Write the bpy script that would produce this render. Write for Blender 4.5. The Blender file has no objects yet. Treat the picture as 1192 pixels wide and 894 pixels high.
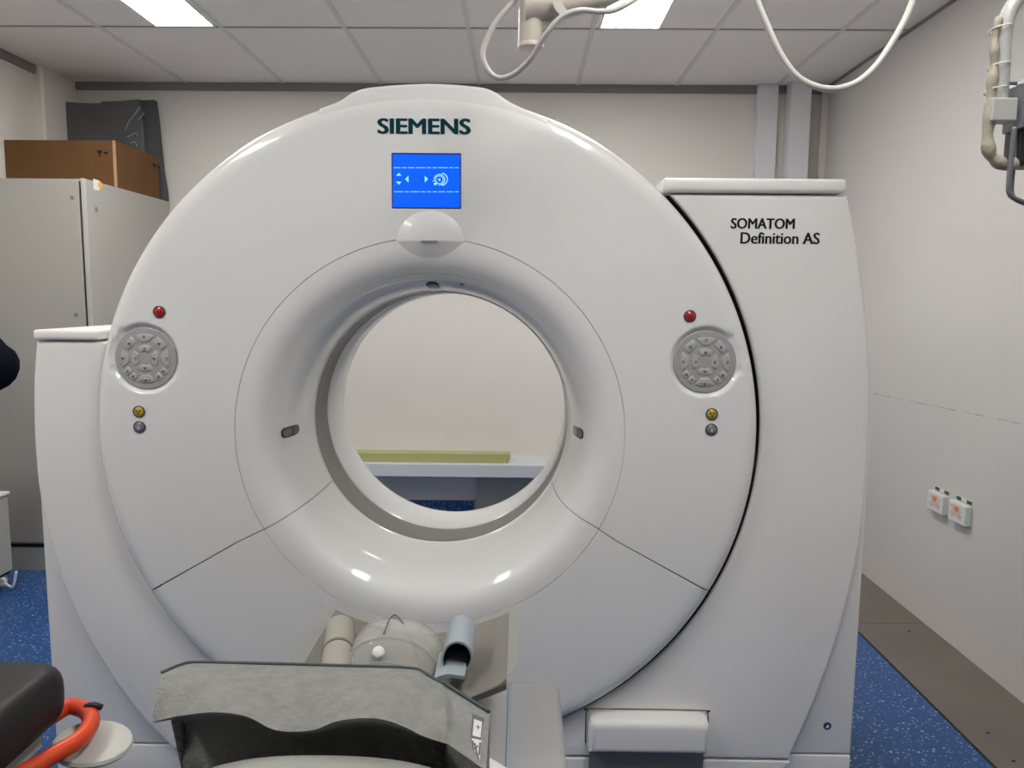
import bpy, bmesh, math, random
from math import sin, cos, pi, radians, atan2, hypot, sqrt
from mathutils import Vector, Matrix, noise
random.seed(7)
SC = bpy.context.scene; C = SC.collection
F = 880.0; CAMZ = 1.46
# ---------------------------------------------------------------- camera
ROT = Matrix.Rotation(radians(.66), 3, 'Z') @ Matrix.Rotation(radians(90 - 6.48), 3, 'X') @ Matrix.Rotation(radians(.5), 3, 'Z')
CP = Vector((0, 0, CAMZ))
cam = bpy.data.objects.new('camera', bpy.data.cameras.new('camera')); C.objects.link(cam)
cam.matrix_world = Matrix.Translation(CP) @ ROT.to_4x4()
cam.data.sensor_fit = 'HORIZONTAL'; cam.data.sensor_width = 36; cam.data.lens = F / 1192 * 36
cam.data.clip_start = .02
SC.camera = cam
def ray(x, y): return ROT @ Vector(((x - 596) / F, (447 - y) / F, -1))
def PY(x, y, Y): d = ray(x, y); return CP + d * (Y / d.y)
def PX(x, y, X): d = ray(x, y); return CP + d * (X / d.x)
def PZ(x, y, Z): d = ray(x, y); return CP + d * ((Z - CAMZ) / d.z)
# ---------------------------------------------------------------- materials
MATS = {}
def mat(name, col, rough=.5, metal=0, coat=0, bump=None, noisecol=None, emit=0, alpha=1, trans=0, spec=.5, sheen=0):
    m = bpy.data.materials.new(name); m.use_nodes = True
    nt = m.node_tree; b = nt.nodes['Principled BSDF']
    b.inputs['Base Color'].default_value = (*col, 1); b.inputs['Roughness'].default_value = rough
    b.inputs['Metallic'].default_value = metal; b.inputs['Coat Weight'].default_value = coat
    b.inputs['Coat Roughness'].default_value = .06
    b.inputs['Alpha'].default_value = alpha; b.inputs['Transmission Weight'].default_value = trans
    b.inputs['Specular IOR Level'].default_value = spec; b.inputs['Sheen Weight'].default_value = sheen
    if emit: b.inputs['Emission Color'].default_value = (*col, 1); b.inputs['Emission Strength'].default_value = emit
    tc = None
    if bump or noisecol: tc = nt.nodes.new('ShaderNodeTexCoord')
    if bump:
        n = nt.nodes.new('ShaderNodeTexNoise'); n.inputs['Scale'].default_value = bump[0]; n.inputs['Detail'].default_value = 6
        bp = nt.nodes.new('ShaderNodeBump'); bp.inputs['Strength'].default_value = bump[1]; bp.inputs['Distance'].default_value = bump[2]
        nt.links.new(tc.outputs['Object'], n.inputs['Vector']); nt.links.new(n.outputs['Fac'], bp.inputs['Height'])
        nt.links.new(bp.outputs['Normal'], b.inputs['Normal'])
    if noisecol:   # (scale, other colour, lo, hi)
        n = nt.nodes.new('ShaderNodeTexNoise'); n.inputs['Scale'].default_value = noisecol[0]; n.inputs['Detail'].default_value = 5
        r = nt.nodes.new('ShaderNodeMapRange'); r.inputs['From Min'].default_value = noisecol[2]; r.inputs['From Max'].default_value = noisecol[3]
        x = nt.nodes.new('ShaderNodeMix'); x.data_type = 'RGBA'
        x.inputs[6].default_value = (*col, 1); x.inputs[7].default_value = (*noisecol[1], 1)
        nt.links.new(tc.outputs['Object'], n.inputs['Vector']); nt.links.new(n.outputs['Fac'], r.inputs['Value'])
        nt.links.new(r.outputs['Result'], x.inputs[0]); nt.links.new(x.outputs[2], b.inputs['Base Color'])
    MATS[name] = m; return m
M_plastic = mat('gantry_plastic', (.79, .78, .76), .42, coat=.8, noisecol=(2.5, (.77, .76, .74), .4, .7))
M_deck = mat('deck_plastic', (.34, .345, .35), .45, coat=.2)
M_hood = mat('hood_plastic', (.79, .78, .76), .45, coat=.35)
M_recess = mat('recess_grey', (.20, .19, .17), .6)
M_side = mat('side_plastic', (.81, .795, .77), .45, coat=.12, noisecol=(3, (.79, .77, .745), .4, .7))
M_ring = mat('scan_ring', (.22, .215, .195), .5)
M_dark = mat('dark_gap', (.012, .012, .013), .6)
M_window = mat('laser_window', (.03, .03, .035), .15, coat=.5)
M_windowl = mat('laser_window_glass', (.13, .13, .14), .25)
M_teal = mat('teal_ink', (.003, .04, .055), .8, spec=.1)
M_ink = mat('black_ink', (.015, .016, .022), .8, spec=.1)
M_blue = mat('screen_blue', (.003, .085, .95), .7, emit=.9, spec=.1)
M_icon = mat('screen_icon', (.25, .62, 1), .3, emit=.9)
M_panel = mat('panel_grey', (.42, .42, .41), .4, metal=.25)
M_button = mat('button_grey', (.50, .50, .49), .35, metal=.25)
M_glyph = mat('glyph_dark', (.10, .10, .11), .5)
M_red = mat('button_red', (.45, .012, .018), .3, coat=.5)
M_yellow = mat('button_yellow', (.50, .36, .03), .35, coat=.4)
M_steel = mat('button_steel', (.22, .22, .24), .35, metal=.3)
M_rim = mat('button_rim', (.06, .055, .055), .4)
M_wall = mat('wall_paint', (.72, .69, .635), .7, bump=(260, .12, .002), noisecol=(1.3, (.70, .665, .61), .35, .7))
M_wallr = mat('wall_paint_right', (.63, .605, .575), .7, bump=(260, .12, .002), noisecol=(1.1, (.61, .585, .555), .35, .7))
M_tile = mat('ceiling_tile', (.86, .825, .785), .9, bump=(420, .25, .002), noisecol=(2, (.84, .80, .76), .35, .7))
M_bar = mat('ceiling_bar', (.70, .68, .65), .6)
M_trimd = mat('trim_taupe', (.22, .205, .195), .6)
M_light = mat('light_diffuser', (1, .985, .955), .5, emit=28)
M_cab = mat('cabinet_grey', (.38, .37, .335), .5, bump=(150, .05, .001))
M_cabedge = mat('cabinet_edge', (.45, .44, .41), .45)
M_trunk = mat('trunking_white', (.74, .74, .76), .5)
M_card = mat('cardboard', (.15, .078, .034), .8, noisecol=(6, (.13, .066, .028), .35, .7), spec=.1)
M_tape = mat('cardboard_tape', (.42, .25, .13), .5)
M_matg = mat('charcoal_foam', (.065, .068, .072), .75, bump=(90, .2, .003))
M_film = mat('plastic_film', (.09, .095, .10), .22, coat=.6, bump=(14, .5, .02))
M_socket = mat('socket_white', (.70, .71, .69), .35)
M_orange = mat('switch_orange', (.75, .24, .09), .4)
M_pink = mat('socket_pink', (.72, .50, .42), .4)
M_green = mat('label_green', (.02, .075, .022), .5)
M_beige = mat('arm_beige', (.55, .50, .43), .35, coat=.2)
M_cable = mat('cable_cream', (.52, .50, .46), .4)
M_armg = mat('arm_grey', (.42, .42, .40), .35)
M_sleeve = mat('cable_sleeve', (.34, .31, .235), .8, bump=(60, .5, .006))
M_mong = mat('monitor_grey', (.12, .125, .14), .4)
M_monb = mat('monitor_black', (.012, .013, .016), .4)
M_foam = mat('foam_grey', (.25, .255, .235), .95, bump=(150, .9, .006), noisecol=(45, (.21, .215, .20), .35, .65))
M_piping = mat('foam_piping', (.05, .065, .075), .6)
M_label = mat('foam_label', (.60, .60, .58), .5)
M_labeld = mat('foam_label_dark', (.10, .10, .11), .5)
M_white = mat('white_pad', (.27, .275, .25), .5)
M_sheet = mat('white_paper', (.80, .80, .78), .6)
M_head = mat('headrest_beige', (.13, .12, .10), .45, noisecol=(7, (.11, .10, .085), .35, .7))
M_cloth = mat('cloth_roll', (.32, .305, .26), .8, bump=(80, .3, .002))
M_strap = mat('strap_blue', (.30, .34, .375), .55)
M_strapi = mat('strap_inner', (.035, .036, .04), .7)
M_knob = mat('knob_white', (.78, .78, .76), .35)
M_vinyl = mat('black_vinyl', (.014, .0135, .014), .5, spec=.3, bump=(300, .15, .001))
M_orail = mat('orange_rail', (.78, .075, .012), .38, noisecol=(5, (.68, .06, .01), .4, .7))
M_bump = mat('bumper_white', (.55, .55, .50), .6)
M_navy = mat('navy_cloth', (.003, .004, .009), .95, spec=.08)
M_skin = mat('skin', (.30, .17, .115), .55)
M_hair = mat('hair', (.02, .014, .01), .6)
M_trous = mat('trousers_dark', (.012, .014, .022), .9)
M_shoe = mat('shoe_black', (.01, .01, .01), .5)
M_scuff = mat('scuff_tan', (.27, .20, .13), .9)
M_greenstrip = mat('olive_strip', (.40, .40, .17), .7)
M_ledge = mat('ledge_white', (.62, .63, .66), .45)
M_bench = mat('lower_wall_beige', (.42, .41, .37), .6)
M_cover = mat('floor_cover', (.165, .145, .125), .5, noisecol=(4, (.14, .122, .105), .35, .7))
M_sticker = mat('sticker_orange', (.85, .38, .02), .5)
# clear plastics: thin translucent sheets
def clear(name, col, mixf, rough):
    m = bpy.data.materials.new(name); m.use_nodes = True; nt = m.node_tree; nt.nodes.clear()
    o = nt.nodes.new('ShaderNodeOutputMaterial'); t = nt.nodes.new('ShaderNodeBsdfTransparent'); p = nt.nodes.new('ShaderNodeBsdfPrincipled')
    x = nt.nodes.new('ShaderNodeMixShader'); lw = nt.nodes.new('ShaderNodeLayerWeight'); lw.inputs[0].default_value = .35
    mr = nt.nodes.new('ShaderNodeMapRange'); mr.inputs['To Min'].default_value = mixf; mr.inputs['To Max'].default_value = min(1, mixf + .35)
    p.inputs['Base Color'].default_value = (*col, 1); p.inputs['Roughness'].default_value = rough
    t.inputs[0].default_value = (.93, .93, .91, 1)
    nt.links.new(lw.outputs['Facing'], mr.inputs['Value']); nt.links.new(mr.outputs[0], x.inputs[0])
    nt.links.new(t.outputs[0], x.inputs[1]); nt.links.new(p.outputs[0], x.inputs[2]); nt.links.new(x.outputs[0], o.inputs[0])
    return m
M_clear = clear('clear_sheet', (.40, .385, .355), .10, .12)
M_dome = clear('clear_dome', (.60, .60, .57), .24, .08)
# speckled vinyl floor
def floor_mat():
    m = bpy.data.materials.new('blue_vinyl'); m.use_nodes = True; nt = m.node_tree; b = nt.nodes['Principled BSDF']
    tc = nt.nodes.new('ShaderNodeTexCoord'); N = nt.nodes.new; L = nt.links.new
    n = N('ShaderNodeTexNoise'); n.inputs['Scale'].default_value = 3; n.inputs['Detail'].default_value = 8; L(tc.outputs['Object'], n.inputs['Vector'])
    a = N('ShaderNodeMix'); a.data_type = 'RGBA'; a.inputs[6].default_value = (.010, .055, .19, 1); a.inputs[7].default_value = (.016, .085, .27, 1)
    L(n.outputs['Fac'], a.inputs[0])
    prev = a
    for sc, th, col, w in ((70, .24, (.36, .48, .68, 1), .8), (95, .30, (.07, .20, .48, 1), .8), (50, .15, (.60, .66, .74, 1), .95)):
        wv = N('ShaderNodeTexNoise'); wv.inputs['Scale'].default_value = 40; L(tc.outputs['Object'], wv.inputs['Vector'])
        ad = N('ShaderNodeVectorMath'); ad.operation = 'MULTIPLY_ADD'; ad.inputs[1].default_value = (.02, .02, .02)
        L(wv.outputs['Color'], ad.inputs[0]); L(tc.outputs['Object'], ad.inputs[2])
        v = N('ShaderNodeTexVoronoi'); v.inputs['Scale'].default_value = sc; L(ad.outputs[0], v.inputs['Vector'])
        lt = N('ShaderNodeMath'); lt.operation = 'LESS_THAN'; lt.inputs[1].default_value = th; L(v.outputs['Distance'], lt.inputs[0])
        wn = N('ShaderNodeSeparateColor'); L(v.outputs['Color'], wn.inputs[0])
        g = N('ShaderNodeMath'); g.operation = 'GREATER_THAN'; g.inputs[1].default_value = .45; L(wn.outputs[0], g.inputs[0])
        mu = N('ShaderNodeMath'); mu.operation = 'MULTIPLY'; L(lt.outputs[0], mu.inputs[0]); L(g.outputs[0], mu.inputs[1])
        m2 = N('ShaderNodeMath'); m2.operation = 'MULTIPLY'; m2.inputs[1].default_value = w; L(mu.outputs[0], m2.inputs[0])
        x = N('ShaderNodeMix'); x.data_type = 'RGBA'; x.inputs[7].default_value = col
        L(m2.outputs[0], x.inputs[0]); L(prev.outputs[2], x.inputs[6]); prev = x
    L(prev.outputs[2], b.inputs['Base Color']); b.inputs['Roughness'].default_value = .32
    return m
M_floor = floor_mat()
# scratch line and marks on the right wall paint (real marks with their own shape)
def add_scratch():
    nt = M_wallr.node_tree; b = nt.nodes['Principled BSDF']; N = nt.nodes.new; L = nt.links.new
    src = b.inputs['Base Color'].links[0].from_socket
    tc = N('ShaderNodeTexCoord'); s = N('ShaderNodeSeparateXYZ'); L(tc.outputs['Object'], s.inputs[0])
    p0, p1 = PX(1040, 463, 1.85), PX(1192, 494, 1.85)
    k = (p1.z - p0.z) / (p1.y - p0.y); c = p0.z - k * p0.y
    ml = N('ShaderNodeMath'); ml.operation = 'MULTIPLY_ADD'; ml.inputs[1].default_value = k; ml.inputs[2].default_value = c; L(s.outputs[1], ml.inputs[0])
    sb = N('ShaderNodeMath'); sb.operation = 'SUBTRACT'; L(s.outputs[2], sb.inputs[0]); L(ml.outputs[0], sb.inputs[1])
    ab = N('ShaderNodeMath'); ab.operation = 'ABSOLUTE'; L(sb.outputs[0], ab.inputs[0])
    lt = N('ShaderNodeMath'); lt.operation = 'LESS_THAN'; lt.inputs[1].default_value = .0016; L(ab.outputs[0], lt.inputs[0])
    n = N('ShaderNodeTexNoise'); n.inputs['Scale'].default_value = 14; L(tc.outputs['Object'], n.inputs['Vector'])
    g = N('ShaderNodeMapRange'); g.inputs['From Min'].default_value = .42; g.inputs['From Max'].default_value = .6; L(n.outputs['Fac'], g.inputs['Value'])
    mu = N('ShaderNodeMath'); mu.operation = 'MULTIPLY'; L(lt.outputs[0], mu.inputs[0]); L(g.outputs[0], mu.inputs[1])
    x = N('ShaderNodeMix'); x.data_type = 'RGBA'; x.inputs[7].default_value = (.25, .23, .20, 1); L(src, x.inputs[6]); L(mu.outputs[0], x.inputs[0])
    L(x.outputs[2], b.inputs['Base Color'])
add_scratch()
# ---------------------------------------------------------------- mesh helpers
BASE = {}
def obj(name, bm, material, parent=None, smooth=False, recalc=True, auto=None):
    """bm is in world coordinates; children are stored relative to their thing's base."""
    off = BASE.get(parent.name, Vector()) if parent else Vector()
    if recalc: bmesh.ops.recalc_face_normals(bm, faces=bm.faces)
    bmesh.ops.translate(bm, vec=-off, verts=bm.verts)
    me = bpy.data.meshes.new(name); bm.to_mesh(me); bm.free()
    ms = material if isinstance(material, (list, tuple)) else [material]
    for m in ms: me.materials.append(m)
    if smooth:
        for p in me.polygons: p.use_smooth = True
        if auto: me.set_sharp_from_angle(angle=radians(auto))
    o = bpy.data.objects.new(name, me); C.objects.link(o)
    if parent: o.parent = parent
    BASE[o.name] = off
    return o
def thing(name, label, cat, loc, group=None):
    o = bpy.data.objects.new(name, None); C.objects.link(o); o.location = loc
    o.empty_display_size = .1
    o['label'] = label; o['category'] = cat
    if group: o['group'] = group
    BASE[o.name] = Vector(loc); return o
def tag(o, label, cat, group=None):
    o['label'] = label; o['category'] = cat
    if group: o['group'] = group
    return o
def struct(name, bm, m, **k):
    o = obj(name, bm, m, **k); o['kind'] = 'structure'; return o
def box(x0, x1, y0, y1, z0, z1, bev=0, seg=2, bm=None):
    b = bmesh.new()
    r = bmesh.ops.create_cube(b, size=1)
    for v in b.verts:
        v.co = Vector((x0 + (v.co.x + .5) * (x1 - x0), y0 + (v.co.y + .5) * (y1 - y0), z0 + (v.co.z + .5) * (z1 - z0)))
    if bev: bmesh.ops.bevel(b, geom=b.edges[:] , offset=bev, segments=seg, profile=.5, affect='EDGES')
    return join(bm, b)
def join(bm, b):
    if bm is None: return b
    me = bpy.data.meshes.new('tmp'); b.to_mesh(me); b.free(); bm.from_mesh(me); bpy.data.meshes.remove(me); return bm
def xform(b, M): bmesh.ops.transform(b, matrix=M, verts=b.verts); return b
def prism(pts, y0, y1, bev=0, seg=3):
    """outline (x,z) extruded in depth from y0 (front) to y1, front edges rounded"""
    b = bmesh.new()
    f = b.faces.new([b.verts.new((x, y0, z)) for x, z in pts])
    r = bmesh.ops.extrude_face_region(b, geom=[f])
    vs = [v for v in r['geom'] if isinstance(v, bmesh.types.BMVert)]
    bmesh.ops.translate(b, vec=(0, y1 - y0, 0), verts=vs)
    b.normal_update()
    if bev:
        es = [e for e in b.edges if all(abs(v.co.y - y0) < 1e-6 for v in e.verts)]
        bmesh.ops.bevel(b, geom=es, offset=bev, segments=seg, profile=.5, affect='EDGES')
    return b
def catmull(pts, n=8, closed=False):
    P = [Vector(p) for p in pts]; out = []
    m = len(P); rng = range(m if closed else m - 1)
    for i in rng:
        if closed: a, b, c, d = P[(i - 1) % m], P[i], P[(i + 1) % m], P[(i + 2) % m]
        else: a, b, c, d = P[max(i - 1, 0)], P[i], P[i + 1], P[min(i + 2, m - 1)]
        for k in range(n):
            t = k / n
            out.append(.5 * ((2 * b) + (c - a) * t + (2 * a - 5 * b + 4 * c - d) * t * t + (3 * b - a - 3 * c + d) * t ** 3))
    if not closed: out.append(P[-1])
    return out
def tube(pts, r, seg=12, closed=False, n=8, bm=None, smooth=True, flat=1.0):
    P = catmull(pts, n, closed) if smooth else [Vector(p) for p in pts]
    b = bmesh.new(); rings = []; m = len(P)
    rs = r if callable(r) else (lambda t: r)
    prev = None
    for i, p in enumerate(P):
        t = (P[(i + 1) % m] - P[(i - 1) % m]) if closed else (P[min(i + 1, m - 1)] - P[max(i - 1, 0)])
        t.normalize()
        if prev is None:
            u = t.cross(Vector((0, 0, 1)));
            if u.length < .1: u = t.cross(Vector((0, 1, 0)))
        else: u = prev - t * prev.dot(t)
        u.normalize(); prev = u; w = t.cross(u)
        rr = rs(i / (m - 1))
        rings.append([b.verts.new(p + (u * cos(2 * pi * k / seg) + w * sin(2 * pi * k / seg) * flat) * rr) for k in range(seg)])
    for i in range(m if closed else m - 1):
        A, B = rings[i], rings[(i + 1) % m]
        for k in range(seg): b.faces.new((A[k], A[(k + 1) % seg], B[(k + 1) % seg], B[k]))
    if not closed:
        b.faces.new(rings[0][::-1]); b.faces.new(rings[-1])
    return join(bm, b)
def lathe(prof, M=None, seg=48, bm=None, cap=True):
    """profile (r, h) around local Z, then matrix M"""
    b = bmesh.new(); rings = []
    for r, h in prof:
        rings.append([b.verts.new((r * cos(2 * pi * k / seg), r * sin(2 * pi * k / seg), h)) for k in range(seg)])
    for A, B in zip(rings, rings[1:]):
        for k in range(seg): b.faces.new((A[k], A[(k + 1) % seg], B[(k + 1) % seg], B[k]))
    if cap: b.faces.new(rings[0][::-1]); b.faces.new(rings[-1])
    if M is not None: xform(b, M)
    return join(bm, b)
TOFRONT = Matrix.Rotation(radians(90), 4, 'X')        # local Z -> world -Y
def facing(x, y, z): return Matrix.Translation((x, y, z)) @ TOFRONT
def poly(pts3, bm=None):
    b = bmesh.new(); b.faces.new([b.verts.new(p) for p in pts3]); return join(bm, b)
def text_bm(txt, width, height, weight=.0, depth=.0015):
    """letters in local XY, lower-left at origin, scaled to width x height"""
    cu = bpy.data.curves.new('t', 'FONT'); cu.body = txt; cu.offset = 0; cu.extrude = 0; cu.resolution_u = 4
    o = bpy.data.objects.new('t', cu); C.objects.link(o)
    bpy.context.view_layer.update()
    me = bpy.data.meshes.new_from_object(o.evaluated_get(bpy.context.evaluated_depsgraph_get()))
    bpy.data.objects.remove(o); bpy.data.curves.remove(cu)
    b = bmesh.new(); b.from_mesh(me); bpy.data.meshes.remove(me)
    xs = [v.co.x for v in b.verts]; ys = [v.co.y for v in b.verts]
    for v in b.verts:
        v.co = Vector(((v.co.x - min(xs)) / (max(xs) - min(xs)) * width, (v.co.y - min(ys)) / (max(ys) - min(ys)) * height, 0))
    bmesh.ops.remove_doubles(b, verts=b.verts, dist=1e-6)
    n0 = bpy.data.meshes.new('tmp'); b.to_mesh(n0); b.clear()
    for k, (dx, dy) in enumerate(((-1, 0), (-.5, .3), (0, -.3), (.5, .3), (1, 0))):
        c = bmesh.new(); c.from_mesh(n0); bmesh.ops.translate(c, vec=(dx * weight * height, dy * weight * height, k * 1e-5), verts=c.verts); join(b, c)
    bpy.data.meshes.remove(n0)
    r = bmesh.ops.extrude_face_region(b, geom=b.faces[:])
    bmesh.ops.translate(b, vec=(0, 0, depth), verts=[g for g in r['geom'] if isinstance(g, bmesh.types.BMVert)])
    return b
# ================================================================ ROOM
XR, XL, YB, YF, ZC = 1.85, -2.80, 4.80, -2.6, 2.756
struct('floor', box(XL - .1, XR + .1, YF - .1, YB + .1, -.1, 0), M_floor)
struct('wall_back', box(XL - .1, XR + .1, YB, YB + .1, 0, ZC), M_wall)
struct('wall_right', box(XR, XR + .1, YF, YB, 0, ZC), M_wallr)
struct('wall_left', box(XL - .1, XL, YF, YB, 0, ZC), M_wall)
struct('wall_front', box(XL - .1, XR + .1, YF - .1, YF, 0, ZC), M_wall)
struct('ceiling', box(XL - .1, XR + .1, YF - .1, YB + .1, ZC, ZC + .1), M_tile)
GX = [-2.07 + .6 * k for k in range(7)]
LY = [3.83, 2.61, 1.39, .17, -1.05, -2.27]
b = None
for x in GX: b = box(x - .012, x + .012, YF, YB, ZC - .004, ZC + .0, bm=b)
for y in LY: b = box(XL, XR, y - .010, y + .010, ZC - .0038, ZC, bm=b)
struct('trim_1', b, M_bar)
b = None
for y in LY: b = box(XL, XR, y - .0125, y - .0105, ZC - .0045, ZC, bm=b)
struct('trim_2', b, M_trimd)
struct('trim_3', box(XL, XR, YB - .02, YB, ZC - .045, ZC), M_trimd)
struct('trim_4', box(XL, XL + .02, YF, YB, ZC - .045, ZC), M_trimd)
struct('trim_5', box(XR - .008, XR, YF, YB, ZC - .014, ZC), M_trimd)
# left corner column, wall seam
p = PY(37, 75, 4.45); q = PY(60, 78, 4.45); r_ = PY(72, 85, 4.8)
pts = [(XL, 4.45), (-2.762, 4.45), (-2.75, 4.462), (-2.75, YB), (XL, YB)]
zcol = PY(137, 163.5, 4.16).z + .003
bmc = bmesh.new(); f = bmc.faces.new([bmc.verts.new((x, y, zcol)) for x, y in pts])
r = bmesh.ops.extrude_face_region(bmc, geom=[f]); bmesh.ops.translate(bmc, vec=(0, 0, ZC - zcol), verts=[g for g in r['geom'] if isinstance(g, bmesh.types.BMVert)])
struct('column', bmc, M_wall)
# vertical trunking on the back wall
def trunk(x0, x1, d):
    a, c = PY(x0, 150, YB - d).x, PY(x1, 150, YB - d).x
    bm = box(a, c, YB - d, YB, 0, ZC, .003)
    return bm
tag(obj('cable_trunking', trunk(881, 904.5, .05), M_trunk), 'pale bluish vertical cable trunking on the back wall, the one further from the corner', 'cable trunking')
tag(obj('cable_trunking', trunk(920, 943, .12), M_trunk), 'deep white vertical cable trunking on the back wall, the one nearest the right corner', 'cable trunking')
tag(obj('wall_conduit', box(PY(953, 150, YB).x, PY(961, 150, YB).x, YB - .03, YB, 0, ZC, .004), M_wall), 'narrow cream conduit in the corner of back and right wall', 'conduit')
# floor cover strip along the right wall
xc = PZ(1085, 820, 0).x
yj = PZ(1083, 727, 0).y
b = box(xc, XR, yj + .002, YB - .001, 0, .004)
b = box(xc, XR, YF + .001, yj - .002, 0, .004, bm=b)
struct('trim_6', b, M_cover)
struct('trim_7', box(xc - .006, xc, YF + .001, YB - .001, 0, .003), M_dark)
b = None
for q in ((1068, 718), (1180, 886), (1150, 853), (1058, 735)):
    pp = PZ(q[0], q[1], .004)
    b = lathe([(.006, 0), (.005, .002)], Matrix.Translation((pp.x, pp.y, .004)), 10, bm=b)
struct('trim_8', b, M_dark)
# back wall below the ledge: blue vinyl upstand, beige panel
xu = PY(552, 590, 4.78).x
struct('baseboard_back', box(XL + .3, xu, YB - .02, YB, 0, .15), M_floor)
struct('trim_9', box(xu, xu + .012, YB - .03, YB, 0, .16), M_tape)
# ---------------- ceiling lights
first = None
def light(i, x0, x1, y1):
    t = thing('ceiling_light', LL[i], 'ceiling light', ((x0 + x1) / 2, y1 - .6, ZC - .02))
    fr = None
    for a in ((x0, x1, y1 - .012, y1), (x0, x1, y1 - 1.2, y1 - 1.188), (x0, x0 + .008, y1 - 1.188, y1 - .012), (x1 - .008, x1, y1 - 1.188, y1 - .012)):
        fr = box(a[0], a[1], a[2], a[3], ZC - .009, ZC - .001, bm=fr)
    obj('frame', fr, M_bar, t)
    obj('diffuser', box(x0 + .008, x1 - .008, y1 - 1.188, y1 - .012, ZC - .007, ZC - .002), M_light, t)
LL = ['bright narrow ceiling light panel above the cardboard box side of the room', 'bright narrow ceiling light panel above the dangling beige arm',
      'narrow ceiling light panel above the black trolley, out of the photo', 'narrow ceiling light panel above the viewer, out of the photo']
k = 0
for x0, y1 in ((-1.78, 3.80), (.36, 3.80), (-1.78, 1.38), (.36, 1.38)): light(k, x0, x0 + .29, y1); k += 1
# ================================================================ CT SCANNER
CX, CZ, R0, Y0 = -.258, 1.0865, .905, 2.02
scan = thing('ct_scanner', 'large white ring-shaped CT scanner gantry with a blue screen above its round bore', 'CT scanner', (CX, 2.4, 0))
WXO = .013
def cx_at(r, s=0):
    t = min(1, max(0, (.60 - r) / .08)); return CX + WXO * t
def gap(p): pass
PROF = []      # (r, dy)
PROF += [(R0 - .030, .75 * 0 + .085)]
PROF = [(R0 - .004, .085), (R0, .060), (R0, .040), (R0 - .0015, .028), (R0 - .006, .017), (R0 - .013, .009), (R0 - .022, .004), (R0 - .034, .001), (R0 - .05, 0)]
r = R0 - .05
while r > .545: r -= .0055; PROF.append((r, 0.0))
PROF += [(.5312, 0), (.5308, .0012), (.5304, .004), (.5296, .004), (.5292, .0012), (.529, .0002)]
FN = 2.9
def fr(t): return .529 - .134 * max(0, sin(t)) ** (2 / FN)
def fy(t): return .28 * (1 - max(0, cos(t)) ** (2 / FN))
def funnel(t): return (fr(t), fy(t))      # t 0..pi/2
for k in range(1, 37): PROF.append(funnel(k / 36 * pi / 2))
PROF += [(.3945, .283), (.392, .285), (.390, .286)]
# dished seats of the control panels and recesses
pl, pr = PY(170, 417, Y0 + .01), PY(820.5, 421, Y0 + .01)
PANELS = [(pl.x, pl.z), (pr.x, pr.z)]
PR = .0835
scr = [PY(x, y, Y0) for x, y in ((457, 180), (535.5, 180), (535.5, 241.5), (457.5, 241.5))]
def dish(x, z):
    d = 0
    for px, pz in PANELS:
        q = hypot(x - px, z - pz)
        if q < .097:
            t = min(1, (.097 - q) / .0130); d = .013 * (t * t * (3 - 2 * t))
    return d
def ring_cover(a0, a1, na):
    b = bmesh.new(); rows = []
    for i in range(na + 1):
        a = a0 + (a1 - a0) * i / na; row = []
        for r, dy in PROF:
            x = cx_at(r) + r * cos(a); z = CZ + r * sin(a)
            row.append(b.verts.new((x, Y0 + max(dy, dish(x, z)), z)))
        rows.append(row)
    for A, B in zip(rows, rows[1:]):
        for j in range(len(PROF) - 1): b.faces.new((A[j], A[j + 1], B[j + 1], B[j]))
    # returned edges along the two seams
    for row in (rows[0], rows[-1]):
        e = [b.verts.new(v.co + Vector((0, .012, 0))) for v in row]
        for j in range(len(row) - 1): b.faces.new((row[j], row[j + 1], e[j + 1], e[j]))
    return b
sl = atan2(PY(172, 690, Y0).z - CZ, PY(172, 690, Y0).x - CX); sr = atan2(PY(827, 690, Y0).z - CZ, PY(827, 690, Y0).x - CX)
g = .0022
obj('upper_front_cover', ring_cover(sr + g, 2 * pi + sl - g, 760), M_plastic, scan, smooth=True, auto=38)
obj('lower_front_cover', ring_cover(sl + g, sr - g, 300), M_plastic, scan, smooth=True, auto=38)
# dark backing behind the seams
b = bmesh.new()
def annulus(r0, r1, y, a0=0, a1=2 * pi, n=120, cx=CX, bm=None, y2=None):
    b = bmesh.new(); y2 = y if y2 is None else y2
    A = [b.verts.new((cx + r0 * cos(a0 + (a1 - a0) * i / n), y, CZ + r0 * sin(a0 + (a1 - a0) * i / n))) for i in range(n + 1)]
    B = [b.verts.new((cx + r1 * cos(a0 + (a1 - a0) * i / n), y2, CZ + r1 * sin(a0 + (a1 - a0) * i / n))) for i in range(n + 1)]
    for i in range(n): b.faces.new((A[i], A[i + 1], B[i + 1], B[i]))
    return join(bm, b)
CXI = CX + WXO; YSH = Y0 + .045
obj('gap_seal', annulus(R0 - .02, R0 + .030, Y0 + .088, -radians(100), math.asin((PY(880, 226, YSH).z - CZ) / (R0 + .013)), bm=annulus(R0 - .003, R0 - .004, Y0 + .03, bm=None, y2=Y0 + .088)), M_dark, scan)
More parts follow.
